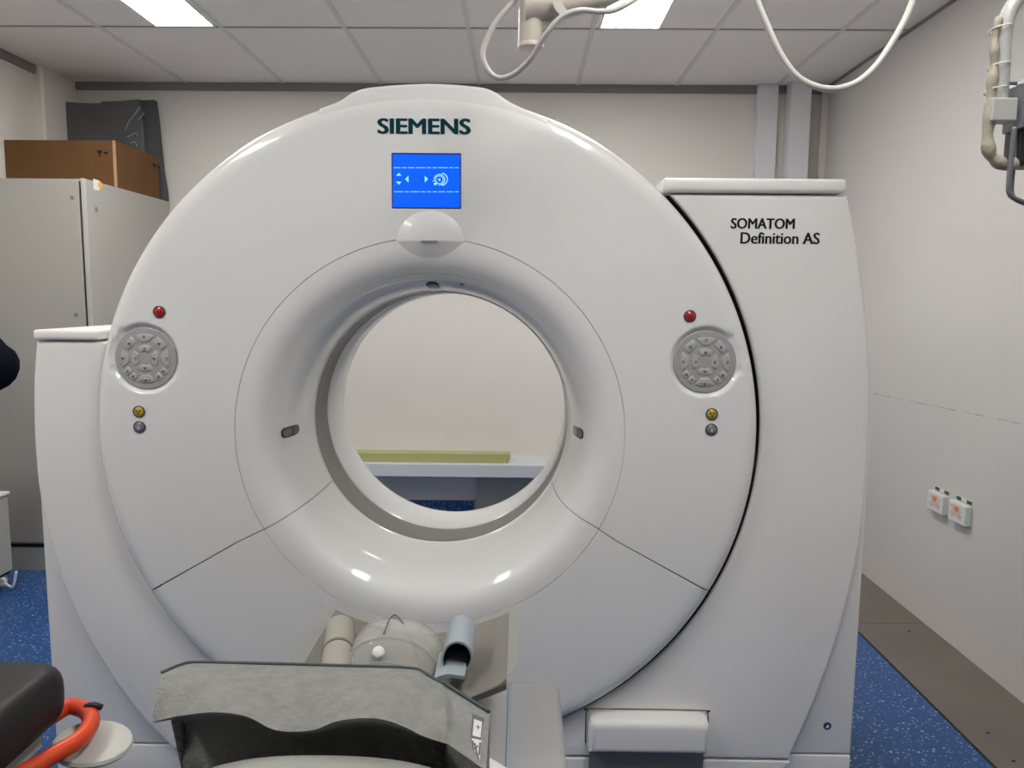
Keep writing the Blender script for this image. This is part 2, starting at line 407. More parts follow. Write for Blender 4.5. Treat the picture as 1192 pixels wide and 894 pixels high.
# bore interior
def bore(prof, mt, name):
    b = None
    bb = bmesh.new(); n = 160; rows = []
    for r, y in prof: rows.append([bb.verts.new((CXI + (y - 2.3) * .035 + r * cos(2 * pi * i / n), y, CZ + r * sin(2 * pi * i / n))) for i in range(n)])
    for A, B in zip(rows, rows[1:]):
        for i in range(n): bb.faces.new((A[i], B[i], B[(i + 1) % n], A[(i + 1) % n]))
    return obj(name, bb, mt, scan, smooth=True, auto=40)
bore([(.3895, 2.306), (.392, 2.312), (.3925, 2.40), (.3925, 2.445)], M_ring, 'scan_window_ring')
bore([(.3925, 2.445), (.389, 2.447), (.387, 2.45), (.387, 2.625), (.391, 2.65), (.41, 2.69), (.46, 2.735), (.53, 2.755), (.89, 2.76), (.90, 2.72), (.90, 2.15), (.885, 2.12)], M_plastic, 'rear_bore_cover')
# shoulders
YS = Y0 + .045
def P2(q, Y=YS): v = PY(q[0], q[1], Y); return (v.x, v.z)
def arc(a0, a1, R, n=60): return [(CX + R * cos(a0 + (a1 - a0) * i / n), CZ + R * sin(a0 + (a1 - a0) * i / n)) for i in range(n + 1)]
def sm(pts, n=6): return [(v.x, v.y) for v in catmull([(a, b, 0) for a, b in pts], n)]
zs = PY(500, 878.5, YS).z
ro = sm([P2(q) for q in ((987, 226), (997, 275), (1005, 330), (1011, 390), (1014, 450), (1013, 510), (1009, 570), (1003, 625), (996, 665), (985, 710), (970, 760), (950, 815), (934, 852), (921, 880))])
ro[-1] = (ro[-1][0], zs)
RG = R0 + .0145
zt = P2((880, 226))[1]
at_ = math.asin((zt - CZ) / RG)
ab = -radians(86)
right = [(ro[0][0], zt)] + ro[1:] + [(CX + RG * cos(ab), zs)] + arc(ab, at_, RG)
obj('gap_shade', annulus(RG - .0012, RG - .0012, YS + .004, -radians(84), at_ - .004, y2=YS + .05), M_dark, scan)  # near-black sheet over the cover's inner wall, paints the shade in the gap
obj('side_cover', prism(right, YS, 2.74, .012, 4), M_side, scan, smooth=True, auto=35)
lo = sm([P2(q) for q in ((41, 398), (38, 440), (38, 490), (40, 530), (44, 570), (52, 610), (60, 640), (72, 680), (87, 715), (105, 750), (130, 790), (160, 830), (185, 857), (207, 879))])
lo[-1] = (lo[-1][0], zs)
RL = R0 + .005; zl = P2((80, 397))[1]
al = pi - math.asin((zl - CZ) / RL)
left = [(lo[0][0], zl)] + lo[1:] + [(CX + RL * cos(pi + radians(86)), zs)] + arc(pi + radians(86), al, RL)
obj('side_cover', prism(left, YS, 2.74, .012, 4), M_side, scan, smooth=True, auto=35)
# top caps of the shoulders
ct = P2((880, 208))[1]; a_ = P2((771, 215))[0]; c_ = P2((984, 215))[0]
obj('top_cap', box(a_, c_, YS - .012, 2.75, zt + .003, ct, .010, 3), M_side, scan, smooth=True, auto=35)
ct = P2((80, 384))[1]; a_ = P2((41, 390))[0]; c_ = P2((122, 390))[0]
obj('top_cap', box(a_ - .002, c_ - .012, YS - .010, 2.75, zl + .003, ct, .008, 3), M_side, scan, smooth=True, auto=35)
# crown on top
def arc2():
    x0, x1 = cr[0][0], cr[-1][0]
    a0, a1 = math.acos((x1 - CX) / (R0 - .048)), math.acos((x0 - CX) / (R0 - .048))
    return [(CX + (R0 - .048) * cos(a0 + (a1 - a0) * i / 24), CZ + (R0 - .048) * sin(a0 + (a1 - a0) * i / 24)) for i in range(25)]
cr = sm([P2(q, Y0 + .02) for q in ((372, 128), (395, 119), (418, 106), (450, 101), (500, 98.5), (545, 101), (572, 106), (596, 121), (640, 140))], 5)
crown = cr + arc2()
obj('crown_cover', prism(crown[::-1], Y0 + .004, 2.74, .010, 4), M_plastic, scan, smooth=True, auto=35)
# base
YBS = YS + .035
xl, xr = PY(64, 850, YBS).x, PY(991, 870, YBS).x
obj('base_cover', prism([(xl, zs), (xr, zs), (xr, 1.12), (xr - .25, 1.12), (xr - .75, .60), (xl + .75, .60), (xl + .25, 1.12), (xl, 1.12)], YBS, 2.70, .006, 3), M_side, scan, smooth=True, auto=35)
obj('plinth', box(xl, xr, YBS, 2.70, .012, zs - .005, .005, 3), M_side, scan, smooth=True, auto=35)
x1 = P2((920, 885))[0]; x0 = P2((207, 880))[0]; x2 = P2((905, 894))[0]
obj('plinth', prism([(x0 + .0, zs - .005), (x1, zs - .005), (x1 - .09, .012), (x0 + .09, .012)], YS, YBS + .01, .005, 3), M_side, scan, smooth=True, auto=35)
# foot bumper
A, B_ = PY(686, 838, Y0 - .005), PY(826, 879, Y0 - .005)
obj('bumper', prism([(A.x, B_.z), (B_.x, B_.z), (B_.x, A.z - .02), (B_.x - .006, A.z - .006), (B_.x - .02, A.z), (A.x + .02, A.z), (A.x + .006, A.z - .006), (A.x, A.z - .02)], Y0 - .012, YS + .01, .022, 6), M_side, scan, smooth=True, auto=35)
obj('recess_shade', box(A.x + .006, B_.x - .006, YS - .0035, YS + .02, .03, B_.z - .002), M_recess, scan)  # grey strip on the plinth face, shade of a recess put in as colour
# dark thin joint around the bumper
jo = [(A.x - .005, B_.z), (A.x - .005, A.z - .018), (A.x, A.z - .002), (A.x + .016, A.z + .005), (B_.x - .016, A.z + .005), (B_.x, A.z - .002), (B_.x + .005, A.z - .018), (B_.x + .005, B_.z)]
obj('bumper_joint', tube([(x, YS, z) for x, z in jo], .0016, 6, n=4), M_dark, scan)
# inner line on the right cover's outer flank is its own rounded edge; small round transport mark
mk = PY(963, 845, YBS)
b = lathe([(.0115, 0), (.0115, .0012)], facing(mk.x, YBS, mk.z), 24)
o = obj('round_mark', b, mat('mark_blue', (.03, .03, .13), .4), scan)
b = poly([(mk.x - .006, YBS - .0018, mk.z - .004), (mk.x + .001, YBS - .0018, mk.z - .007), (mk.x + .006, YBS - .0018, mk.z), (mk.x + .001, YBS - .0018, mk.z + .006)])
obj('mark_arrow', b, M_trunk, o)
# ---- screen
b = bmesh.new(); cxs = sum((v.x for v in scr)) / 4; czs = sum(v.z for v in scr) / 4
hw = (scr[1].x - scr[0].x) / 2; hh = (scr[0].z - scr[3].z) / 2
obj('screen_bezel', box(cxs - hw - .003, cxs + hw + .003, Y0 - .0012, Y0 + .01, czs - hh - .003, czs + hh + .004, .001, 1), M_monb, scan)
ds = obj('display_screen', box(cxs - hw, cxs + hw, Y0 - .0022, Y0 + .002, czs - hh, czs + hh), M_blue, scan)
def SP(px, py): v = PY(px, py, Y0 - .003); return v
def tri(pts, bm=None): return poly([SP(*q) for q in pts], bm)
b = tri([(461, 204.5), (467.5, 204.5), (464.2, 201.2)]); b = tri([(461, 211.5), (467.5, 211.5), (464.2, 214.8)], b)
b = tri([(471.5, 208.5), (475.5, 204.6), (475.5, 212.4)], b); b = tri([(498.5, 208.5), (494.5, 204.6), (494.5, 212.4)], b)
for y in (194.8, 222.8):
    x = 458.5
    while x < 533:
        w = random.choice((5, 8, 11)); x2_ = min(x + w, 534)
        b = tri([(x, y), (x2_, y + .1), (x2_, y + .8), (x, y + .7)], b); x += w + 1.6
obj('screen_icons', b, M_icon, ds)
b = bmesh.new()
def ringp(cx, cy, r0, r1, a0, a1, n=20, sx=1, bm=None):
    bb = bmesh.new()
    A = [bb.verts.new(SP(cx + r0 * cos(a0 + (a1 - a0) * i / n) * sx, cy - r0 * sin(a0 + (a1 - a0) * i / n))) for i in range(n + 1)]
    B = [bb.verts.new(SP(cx + r1 * cos(a0 + (a1 - a0) * i / n) * sx, cy - r1 * sin(a0 + (a1 - a0) * i / n))) for i in range(n + 1)]
    for i in range(n): bb.faces.new((A[i], A[i + 1], B[i + 1], B[i]))
    return join(bm, bb)
b = ringp(511.5, 209.2, 4.1, 4.9, 0, 2 * pi)
b = ringp(511.5, 209.2, 5.6, 6.6, -radians(100), radians(180), bm=b)
b = ringp(513.8, 208.6, 6.4, 7.6, -radians(85), radians(85), bm=b)
b = ringp(511.5, 209.2, 0, 1.4, 0, 2 * pi, bm=b)
b = tri([(505, 213), (508, 212.4), (509, 215), (505, 215.4)], b); b = tri([(503.4, 210.4), (508, 210.6), (508, 211.3), (503.4, 211.1)], b)
obj('scanner_icon', b, M_icon, ds)
# ---- lettering
a1_, a2_ = PY(440.5, 157, Y0), PY(547, 138.5, Y0)
b = text_bm('SIEMENS', a2_.x - a1_.x, (a2_.z - a1_.z) - .003, .065, .001)
xform(b, Matrix.Translation((a1_.x, Y0 - .0002, a1_.z + .003)) @ TOFRONT)
obj('logo_lettering', b, M_teal, scan)
a1_, a2_ = PY(851, 266, YS), PY(925, 254.5, YS)
b = text_bm('SOMATOM', a2_.x - a1_.x, a2_.z - a1_.z, .045, .001); xform(b, Matrix.Translation((a1_.x, YS - .0002, a1_.z)) @ TOFRONT)
a1_, a2_ = PY(862, 283.5, YS), PY(954, 271, YS)
b2 = text_bm('Definition AS', a2_.x - a1_.x, a2_.z - a1_.z, .035, .001); xform(b2, Matrix.Translation((a1_.x, YS - .0002, a1_.z)) @ TOFRONT)
obj('model_lettering', join(b, b2), M_ink, scan)
# ---- camera hood above the bore
hc = PY(501, 281, Y0)
def hood():
    b = bmesh.new(); nu, nv = 48, 40; rows = []
    for j in range(nv + 1):
        v = j / nv                 # 0 bottom (tongue inside the funnel) .. 1 top
        z = hc.z - .045 + v * (.1249)
        row = []
        for i in range(nu + 1):
            u = -1 + 2 * i / nu
            zz = z - hc.z
            if zz >= 0:
                w = 0.090 * sqrt(max(0, 1 - (zz / .080) ** 2))
                w = max(w, .001)
                lift = .018 * (1 - min(1, zz / .080) ** 2) ** .8 * (max(0, 1 - abs(u) ** 2) ** 1.0)
                y = Y0 - lift + .0005
            else:
                t = -zz / .045
                w = .090 * (1 - t) ** .7 * 1.0 + .02 * t; w = max(w, .001)
                rr = hypot(u * w, 0)
                lift = .018 * (1 - t) ** 1.2 * (max(0, 1 - abs(u) ** 2) ** 1.0)
                # surface of the funnel at this height
                rf = (hc.z + zz) - CZ
                rf = hypot(rf, u * w)
                s = min(1, max(0, 1 - (rf - .395) / .134))
                y = Y0 + .28 * (1 - (1 - s ** FN) ** (1 / FN)) - lift + .0005
            row.append(b.verts.new((hc.x + u * w, y, z)))
        rows.append(row)
    for A, B in zip(rows, rows[1:]):
        for i in range(nu): b.faces.new((A[i], A[i + 1], B[i + 1], B[i]))
    return b
hd = obj('sensor_hood', hood(), M_hood, scan, smooth=True)
obj('hood_slot', box(hc.x - .022, hc.x + .022, Y0 - .0185, Y0 - .008, hc.z - .0035, hc.z + .0005), M_ring, hd)
# ---- funnel surface mapping
def fsurf(t, a, lift=.0008):
    t = min(pi / 2 - .001, max(.001, t)); r, y = fr(t), Y0 + fy(t)
    d = .002; n = Vector((-(fy(t + d) - fy(t - d)), fr(t + d) - fr(t - d))); n.normalize()   # (dr, dy)
    if n.y > 0: n = -n
    rr = r + n.x * lift; yy = y + n.y * lift
    return Vector((CXI + rr * cos(a), yy, CZ + rr * sin(a)))
def find(px, py):
    best = None
    for k in range(281):
        Y = Y0 + .28 * k / 280; P = PY(px, py, Y); r = hypot(P.x - CXI, P.z - CZ)
        t = math.acos((1 - (Y - Y0) / .28) ** (FN / 2)); rp = fr(t)
        e = abs(r - rp)
        if best is None or e < best[0]: best = (e, t, atan2(P.z - CZ, P.x - CXI))
    return best[1], best[2]
def slot(px, py, half_t, half_a, name, rng=None):
    t0, a0 = find(px, py)
    if rng: ta, tb = find(px, rng[0])[0], find(px, rng[1])[0]; t0, half_t = (ta + tb) / 2, abs(tb - ta) / 2
    b = bmesh.new(); b2 = bmesh.new()
    def S(dt, da, lift): 
        t = min(pi / 2 - .002, max(.02, t0 + dt)); return fsurf(t, a0 + da, lift)
    def patch(b, t1, t2, ha, lift, rnd1, rnd2):
        n = 14; rows = []
        for i in range(n + 1):
            u = i / n; t = t1 + (t2 - t1) * u; 
            e = 1
            if rnd1 and u < .3: e = sqrt(max(0, 1 - ((.3 - u) / .3) ** 2)) * .6 + .4
            if rnd2 and u > .7: e = sqrt(max(0, 1 - ((u - .7) / .3) ** 2)) * .6 + .4
            rows.append([b.verts.new(S(t, ha * e * (-1 + 2 * j / 6), lift)) for j in range(7)])
        for A, B in zip(rows, rows[1:]):
            for j in range(6): b.faces.new((A[j], A[j + 1], B[j + 1], B[j]))
    patch(b, -half_t, half_t, half_a, .0012, True, True)
    o = obj('laser_window', b, M_window, scan, smooth=True)
    patch(b2, -half_t * .85, half_t * .1, half_a * .72, .0022, True, False)
    obj('window_glass', b2, M_windowl, o, smooth=True)
slot(338, 502, .23, .037, 'l'); slot(672.5, 503, .23, .037, 'r'); slot(505, 334, .30, .047, 't', (327.5, 342.5))
# speaker perforations in the upper funnel
b = bmesh.new()
tA, tB = find(500, 318)[0], find(500, 341)[0]
for ti in range(9):
    for ai in range(-19, 20):
        t = tA + (tB - tA) * ti / 8; a = pi / 2 + ai * .020 - (ti % 2) * .010 + .06
        if abs(a - atan2(PY(505, 334, 2.2).z - CZ, PY(505, 334, 2.2).x - CXI)) < .05 and ti > 2: continue
        if random.random() < .06: continue
        c = fsurf(t, a, .0006)
        ra = Vector((-sin(a), 0, cos(a))); rb = (fsurf(t + .02, a, .0006) - c).normalized()
        b.faces.new([b.verts.new(c + (ra * cos(q) + rb * sin(q)) * .0016) for q in (0, 1.05, 2.09, 3.14, 4.19, 5.24)])
obj('speaker_grille', b, M_glyph, scan)
t0, a0 = find(538, 330.5); c = fsurf(t0, a0, .001)
nrm = (Vector((CXI, c.y, CZ)) - c).normalized(); nrm = (nrm + Vector((0, -.35, 0))).normalized()
obj('microphone_port', lathe([(.007, 0), (.007, .0015), (.0045, .0015), (.004, .0005)], Matrix.Translation(c) @ nrm.to_track_quat('Z', 'Y').to_matrix().to_4x4(), 20), M_ring, scan)
# ---- control panels
def seg_poly(r0, r1, a0, a1, n=6):
    return [(r1 * cos(a0 + (a1 - a0) * i / n), r1 * sin(a0 + (a1 - a0) * i / n)) for i in range(n + 1)] + [(r0 * cos(a1 + (a0 - a1) * i / n), r0 * sin(a1 + (a0 - a1) * i / n)) for i in range(n + 1)]
def panel(px, pz):
    y = Y0 + .0125
    p = obj('control_panel', lathe([(PR, 0), (PR, .004), (PR - .002, .0055), (.04, .0065), (.001, .0068)], facing(px, y, pz), 72), M_panel, scan, smooth=True, auto=30)
    yt = y - .0062
    def btn(pts, wide=False):
        b = prism([(px + a, pz + c) for a, c in pts], yt - .0026, yt + .001, .0012, 2)
        for f in b.faces: f.smooth = True
        x = px + sum(a for a, c in pts) / len(pts); z = pz + sum(c for a, c in pts) / len(pts)
        yy = yt - .0029; s = .0046; sh = random.choice((0, 1, 2)); n = len(b.faces)
        b = poly([(x - s, yy, z - s * .3), (x + s, yy, z - s * .3), (x, yy, z + s * .8)] if sh == 0 else [(x - s, yy, z + s * .5), (x - s, yy, z - s * .5), (x + s * .4, yy, z - s * .7), (x + s, yy, z + s * .2)] if sh == 1 else [(x - s * .8, yy, z), (x, yy, z - s), (x + s * .8, yy, z), (x, yy, z + s * .7)], b)
        b = poly([(x - s, yy, z - s * 1.1), (x + s * .8, yy, z - s * 1.1), (x + s * .8, yy, z - s * .8), (x - s, yy, z - s * .8)], b)
        if wide:
            for k in range(8):
                xx = px - .014 + .0036 * k; zz = pz - .0605
                b = poly([(xx, yy, zz), (xx + .0027, yy, zz), (xx + .0027, yy, zz + .0022), (xx, yy, zz + .0022)], b)
        for f in b.faces:
            if all(abs(v.co.y - yy) < 1e-5 for v in f.verts): f.material_index = 1
        obj('button', b, [M_button, M_glyph], p)
    for k in range(4): btn(seg_poly(.019, .036, pi / 2 * k - .60, pi / 2 * k + .60))
    for k in range(8):
        a = pi / 4 * k; ca, sa = cos(a), sin(a)
        if k % 2 == 0:
            w1, w0 = .385, .22
            btn([(.066 * cos(a - w1 + 2 * w1 * i / 6), .066 * sin(a - w1 + 2 * w1 * i / 6)) for i in range(7)] + [(.045 * cos(a + w0), .045 * sin(a + w0)), (.045 * cos(a - w0), .045 * sin(a - w0))], k == 6)
        elif k in (1, 3):
            btn([(ca * u - sa * v, sa * u + ca * v) for u, v in ((.067, -.016), (.067, .016), (.047, .016), (.047, -.016))])
        else:
            for s_ in (-1, 1):
                btn([(ca * u - sa * v, sa * u + ca * v) for u, v in ((.068, s_ * .010 - .008), (.068, s_ * .010 + .008), (.050, s_ * .010 + .008), (.050, s_ * .010 - .008))])
for q in PANELS: panel(*q)
def lamp(px, py, m, name, kind):
    v = PY(px, py, Y0)
    r = .0165
    rim = obj(name, lathe([(r, 0), (r, .003), (r - .0025, .0042), (r - .0035, .003), (r - .0035, .001)], facing(v.x, Y0 + .0005, v.z), 32), M_rim, scan, smooth=True, auto=35)
    obj('button_cap', lathe([(r - .0035, 0), (r - .0035, .003), (r - .006, .005), (.001, .0062)], facing(v.x, Y0 + .0005, v.z), 32), m, rim, smooth=True, auto=35)
    yy = Y0 - .0065
    b = None
    if kind == 'trefoil':
        for k in range(3):
            a = pi / 2 + pi + k * 2 * pi / 3
            b = poly([(v.x + .002 * cos(a - .3), yy, v.z + .002 * sin(a - .3))] + [(v.x + .0075 * cos(a - .5 + i * .25), yy, v.z + .0075 * sin(a - .5 + i * .25)) for i in range(5)] + [(v.x + .002 * cos(a + .3), yy, v.z + .002 * sin(a + .3))], b)
        mm = mat('trefoil_ink', (.10, .03, .01), .5)
    elif kind == 'bar':
        for s in (-1, 0, 1): b = box(v.x + s * .005 - .002, v.x + s * .005 + .002, yy, yy + .001, v.z - .0025, v.z + .0025, bm=b)
        mm = mat('stop_ink', (.25, .005, .01), .5)
    else:
        b = lathe([(.0022, 0), (.0022, .001)], facing(v.x, yy + .001, v.z + .004), 12)
        b = box(v.x - .004, v.x + .004, yy, yy + .001, v.z - .006, v.z + .001, bm=b); mm = M_button
    obj('button_symbol', b, mm, rim)
lamp(185.5, 363, M_red, 'stop_button', 'bar'); lamp(803, 368, M_red, 'stop_button', 'bar')
lamp(162, 479, M_yellow, 'radiation_lamp', 'trefoil'); lamp(828.5, 482, M_yellow, 'radiation_lamp', 'trefoil')
lamp(162.5, 497, M_steel, 'call_button', 'figure'); lamp(828, 500, M_steel, 'call_button', 'figure')
# ================================================================ PATIENT TABLE
tcx = -.19
table = thing('patient_table', 'white patient table with concave beige top end in front of the scanner bore', 'patient table', (tcx, .6, 0))
XE = PZ(657, 850, .70).x
xg = PZ(592.5, 850, .70).x
b = box(2 * tcx - XE, XE, -.35, 1.44, .30, .70, .018, 4)
obj('table_deck', b, M_deck, table, smooth=True, auto=35)
obj('pedestal', box(tcx - .26, tcx + .26, -.1, 1.30, .001, .31, .02, 3), M_side, table, smooth=True, auto=35)
for s in (0, 1):
    xx = xg if s == 0 else 2 * tcx - xg
    obj('deck_rail', box(xx - .004, xx + .004, -.33, 1.42, .699, .7035, .001, 1), M_strap, table)
# concave tabletop end (trough swept in Y)
def trough(y0, y1, hw_, zc, rise, th, nx=40, ny=24, wing=None, cut=0.0):
    b = bmesh.new(); top = []; bot = []
    for j in range(ny + 1):
        v = j / ny; y = y0 + (y1 - y0) * v; rt = []; rb = []
        w = hw_ * (1 if wing is None else wing(v))
        for i in range(nx + 1):
            u = -1 + 2 * i / nx
            z = zc + rise * (abs(u) ** 1.7) * (1 if abs(u) < .85 else 1)
            yy = y
            if cut: yy = y - cut * max(0, (abs(u) - .82) / .18) ** 2 * (v - .5) * 2
            rt.append(b.verts.new((tcx + u * w, yy, z))); rb.append(b.verts.new((tcx + u * w, yy, z - th)))
        top.append(rt); bot.append(rb)
    for A, B in zip(top, top[1:]):
        for i in range(nx): b.faces.new((A[i], A[i + 1], B[i + 1], B[i]))
    for A, B in zip(bot, bot[1:]):
        for i in range(nx): b.faces.new((A[i], B[i], B[i + 1], A[i + 1]))
    for T, Bt in ((top[0], bot[0]), (top[-1], bot[-1])):
        for i in range(nx): b.faces.new((T[i], T[i + 1], Bt[i + 1], Bt[i]))
    for s in (0, -1):
        for j in range(ny): b.faces.new((top[j][s], top[j + 1][s], bot[j + 1][s], bot[j][s]))
    return b
obj('headrest_tray', trough(1.155, 1.435, .172, .795, .048, .010), M_head, table, smooth=True, auto=35)
obj('tray_support', box(tcx - .10, tcx + .10, 1.16, 1.40, .702, .783, .01, 2), M_head, table, smooth=True, auto=35)
cs = obj('clear_sheet', trough(1.145, 1.452, .190, .7975, .066, .0018, cut=.045), M_clear, smooth=True, auto=35)
tag(cs, 'clear plastic sheet lying curved over the beige head tray of the table', 'plastic sheet')
# clear head dome with white knob
dome = thing('clear_head_cover', 'clear plastic dome with a white knob between the rolled cloth and the strap', 'plastic cover', (-.225, 1.25, .80))
def dome_bm():
    b = bmesh.new(); rows = []
    prof = [(1.44, .100, .064), (1.43, .106, .070), (1.38, .106, .072), (1.33, .106, .072), (1.30, .104, .070), (1.29, .101, .066), (1.285, .095, .058)]
    # rear arch band then the sloping front shell
    prof = [(1.345, .084, .066), (1.338, .088, .070), (1.255, .088, .073), (1.243, .084, .069), (1.21, .080, .056), (1.175, .076, .038), (1.155, .07, .02)]
    for y, w, h in prof:
        rows.append([b.verts.new((-.225 + w * cos(pi * i / 32), y, .800 + h * sin(pi * i / 32))) for i in range(33)])
    for A, B in zip(rows, rows[1:]):
        for i in range(32): b.faces.new((A[i], A[i + 1], B[i + 1], B[i]))
    return b
obj('shell', dome_bm(), M_dome, dome, smooth=True, auto=40)
for y, w, h in ((1.338, .0888, .0708), (1.25, .0885, .0735), (1.20, .080, .053)):
    b = tube([(-.225 + w * cos(pi * i / 20), y, .800 + h * sin(pi * i / 20)) for i in range(21)], .0014, 6, n=2)
    obj('rim', b, M_dome, dome, smooth=True)
kp = PY(441, 760, 1.212)
obj('knob', lathe([(.004, -.016), (.004, -.004), (.009, -.003), (.0105, .002), (.0105, .006), (.008, .010), (.002, .0115)], Matrix.Translation(kp) @ Matrix.Rotation(radians(55), 4, 'X'), 24), M_knob, dome, smooth=True, auto=40)
b = tube([(kp.x, 1.26, .876), (kp.x, 1.33, .875), (kp.x + .015, 1.33, .874), (kp.x + .05, 1.27, .852), (kp.x + .068, 1.22, .825)], .0016, 6, n=4)
obj('clip_wire', b, M_head, dome, smooth=True)
# rolled cloth
r0p = (PY(407, 741, 1.38) , PY(397, 772, 1.20))
ya = Vector((PY(404, 745, 1.38).x - .008, 1.36, .838)); yb_ = Vector((PY(394, 780, 1.17).x - .004, 1.16, .830))
cl = thing('cloth_roll', 'beige rolled cloth lying beside the clear plastic dome on the head tray', 'cloth roll', yb_)
obj('roll', tube([yb_, yb_ + (ya - yb_) * .04, (ya + yb_) / 2, ya - (ya - yb_) * .04, ya], lambda t: .027 * (1 - .22 * (abs(2 * t - 1) ** 14)), 24, n=6), M_cloth, cl, smooth=True, auto=50)
mid = yb_ + (ya - yb_) * .55; dr = (ya - yb_).normalized()
obj('band', tube([mid - dr * .004, mid + dr * .004], .0279, 24, smooth=False), M_head, cl, smooth=True, auto=50)
# blue-grey strap loop
s0 = PY(531, 768, 1.20)
st = thing('foam_strap', 'blue-grey rolled strap with an open dark loop beside the plastic dome', 'strap', s0)
def loop_bm(inner):
    b = bmesh.new(); rows = []
    n = 40
    for k, y in enumerate((1.20, 1.235, 1.27, 1.30)):
        o_, i_ = [], []
        for i in range(n + 1):
            a = -.5 * pi + 2 * pi * i / n
            rr = 1 + .22 * max(0, cos(a - radians(60)))
            for lst, r in ((o_, .0265), (i_, .0235)):
                lst.append(b.verts.new((s0.x + r * rr * cos(a) * .92, y, s0.z + r * rr * sin(a) * 1.02 + (y - 1.20) * .02)))
        rows.append((o_, i_))
    for (A, a), (B, c) in zip(rows, rows[1:]):
        for i in range(n):
            if not inner: b.faces.new((A[i], A[i + 1], B[i + 1], B[i]))
            else: b.faces.new((a[i], c[i], c[i + 1], a[i + 1]))
    if not inner:
        for (A, a) in (rows[0], rows[-1]):
            for i in range(n): b.faces.new((A[i], a[i], a[i + 1], A[i + 1]))
    else: b.faces.new(rows[-1][1][:-1])
    return b
obj('outer_wrap', loop_bm(False), M_strap, st, smooth=True, auto=50)
obj('inner_lining', loop_bm(True), M_strapi, st, smooth=True, auto=50)
q0 = PY(505, 790, 1.17); q1 = PY(541, 784, 1.17)
b = bmesh.new(); A = []; B_2 = []
for i in range(13):
    t = i / 12; x = q0.x + (q1.x - q0.x) * t; z = q0.z + (q1.z - q0.z) * t + .004 * sin(pi * t * 1.4)
    A.append((b.verts.new((x, 1.17, z)), b.verts.new((x, 1.17, z - .006)))); B_2.append((b.verts.new((x, 1.26, z + .001)), b.verts.new((x, 1.26, z - .005))))
for i in range(12):
    b.faces.new((A[i][0], A[i + 1][0], B_2[i + 1][0], B_2[i][0])); b.faces.new((A[i][1], A[i][0], A[i + 1][0], A[i + 1][1])); b.faces.new((A[i][1], B_2[i][1], B_2[i + 1][1], A[i + 1][1]))
    b.faces.new((B_2[i][1], B_2[i][0], B_2[i + 1][0], B_2[i + 1][1]))
b.faces.new((A[0][0], A[0][1], B_2[0][1], B_2[0][0])); b.faces.new((A[12][0], A[12][1], B_2[12][1], B_2[12][0]))
obj('strap_end', b, M_strap, st, smooth=True, auto=50)
# ================================================================ FOAM BLOCK
def add_stain(p, rad):
    nt = M_foam.node_tree; b = nt.nodes['Principled BSDF']; N = nt.nodes.new; L = nt.links.new
    src = b.inputs['Base Color'].links[0].from_socket
    tc = N('ShaderNodeTexCoord'); d = N('ShaderNodeVectorMath'); d.operation = 'DISTANCE'; d.inputs[1].default_value = p; L(tc.outputs['Object'], d.inputs[0])
    n = N('ShaderNodeTexNoise'); n.inputs['Scale'].default_value = 45; n.inputs['Detail'].default_value = 5; L(tc.outputs['Object'], n.inputs['Vector'])
    ml = N('ShaderNodeMath'); ml.operation = 'MULTIPLY_ADD'; ml.inputs[1].default_value = .07; L(n.outputs['Fac'], ml.inputs[0]); L(d.outputs['Value'], ml.inputs[2])
    g = N('ShaderNodeMapRange'); g.inputs['From Min'].default_value = rad + .035; g.inputs['From Max'].default_value = rad + .015; g.inputs['To Max'].default_value = .75; L(ml.outputs[0], g.inputs['Value'])
    x = N('ShaderNodeMix'); x.data_type = 'RGBA'; x.inputs[7].default_value = (.20, .15, .10, 1); L(src, x.inputs[6]); L(g.outputs[0], x.inputs[0])
    L(x.outputs[2], b.inputs['Base Color'])
add_stain(PY(512, 858, .957) - Vector((tcx, 1.0, .78)), .018)
foam = thing('foam_block', 'grey fuzzy foam positioning block with scooped wavy front on the table end', 'foam block', (tcx, 1.0, .78))
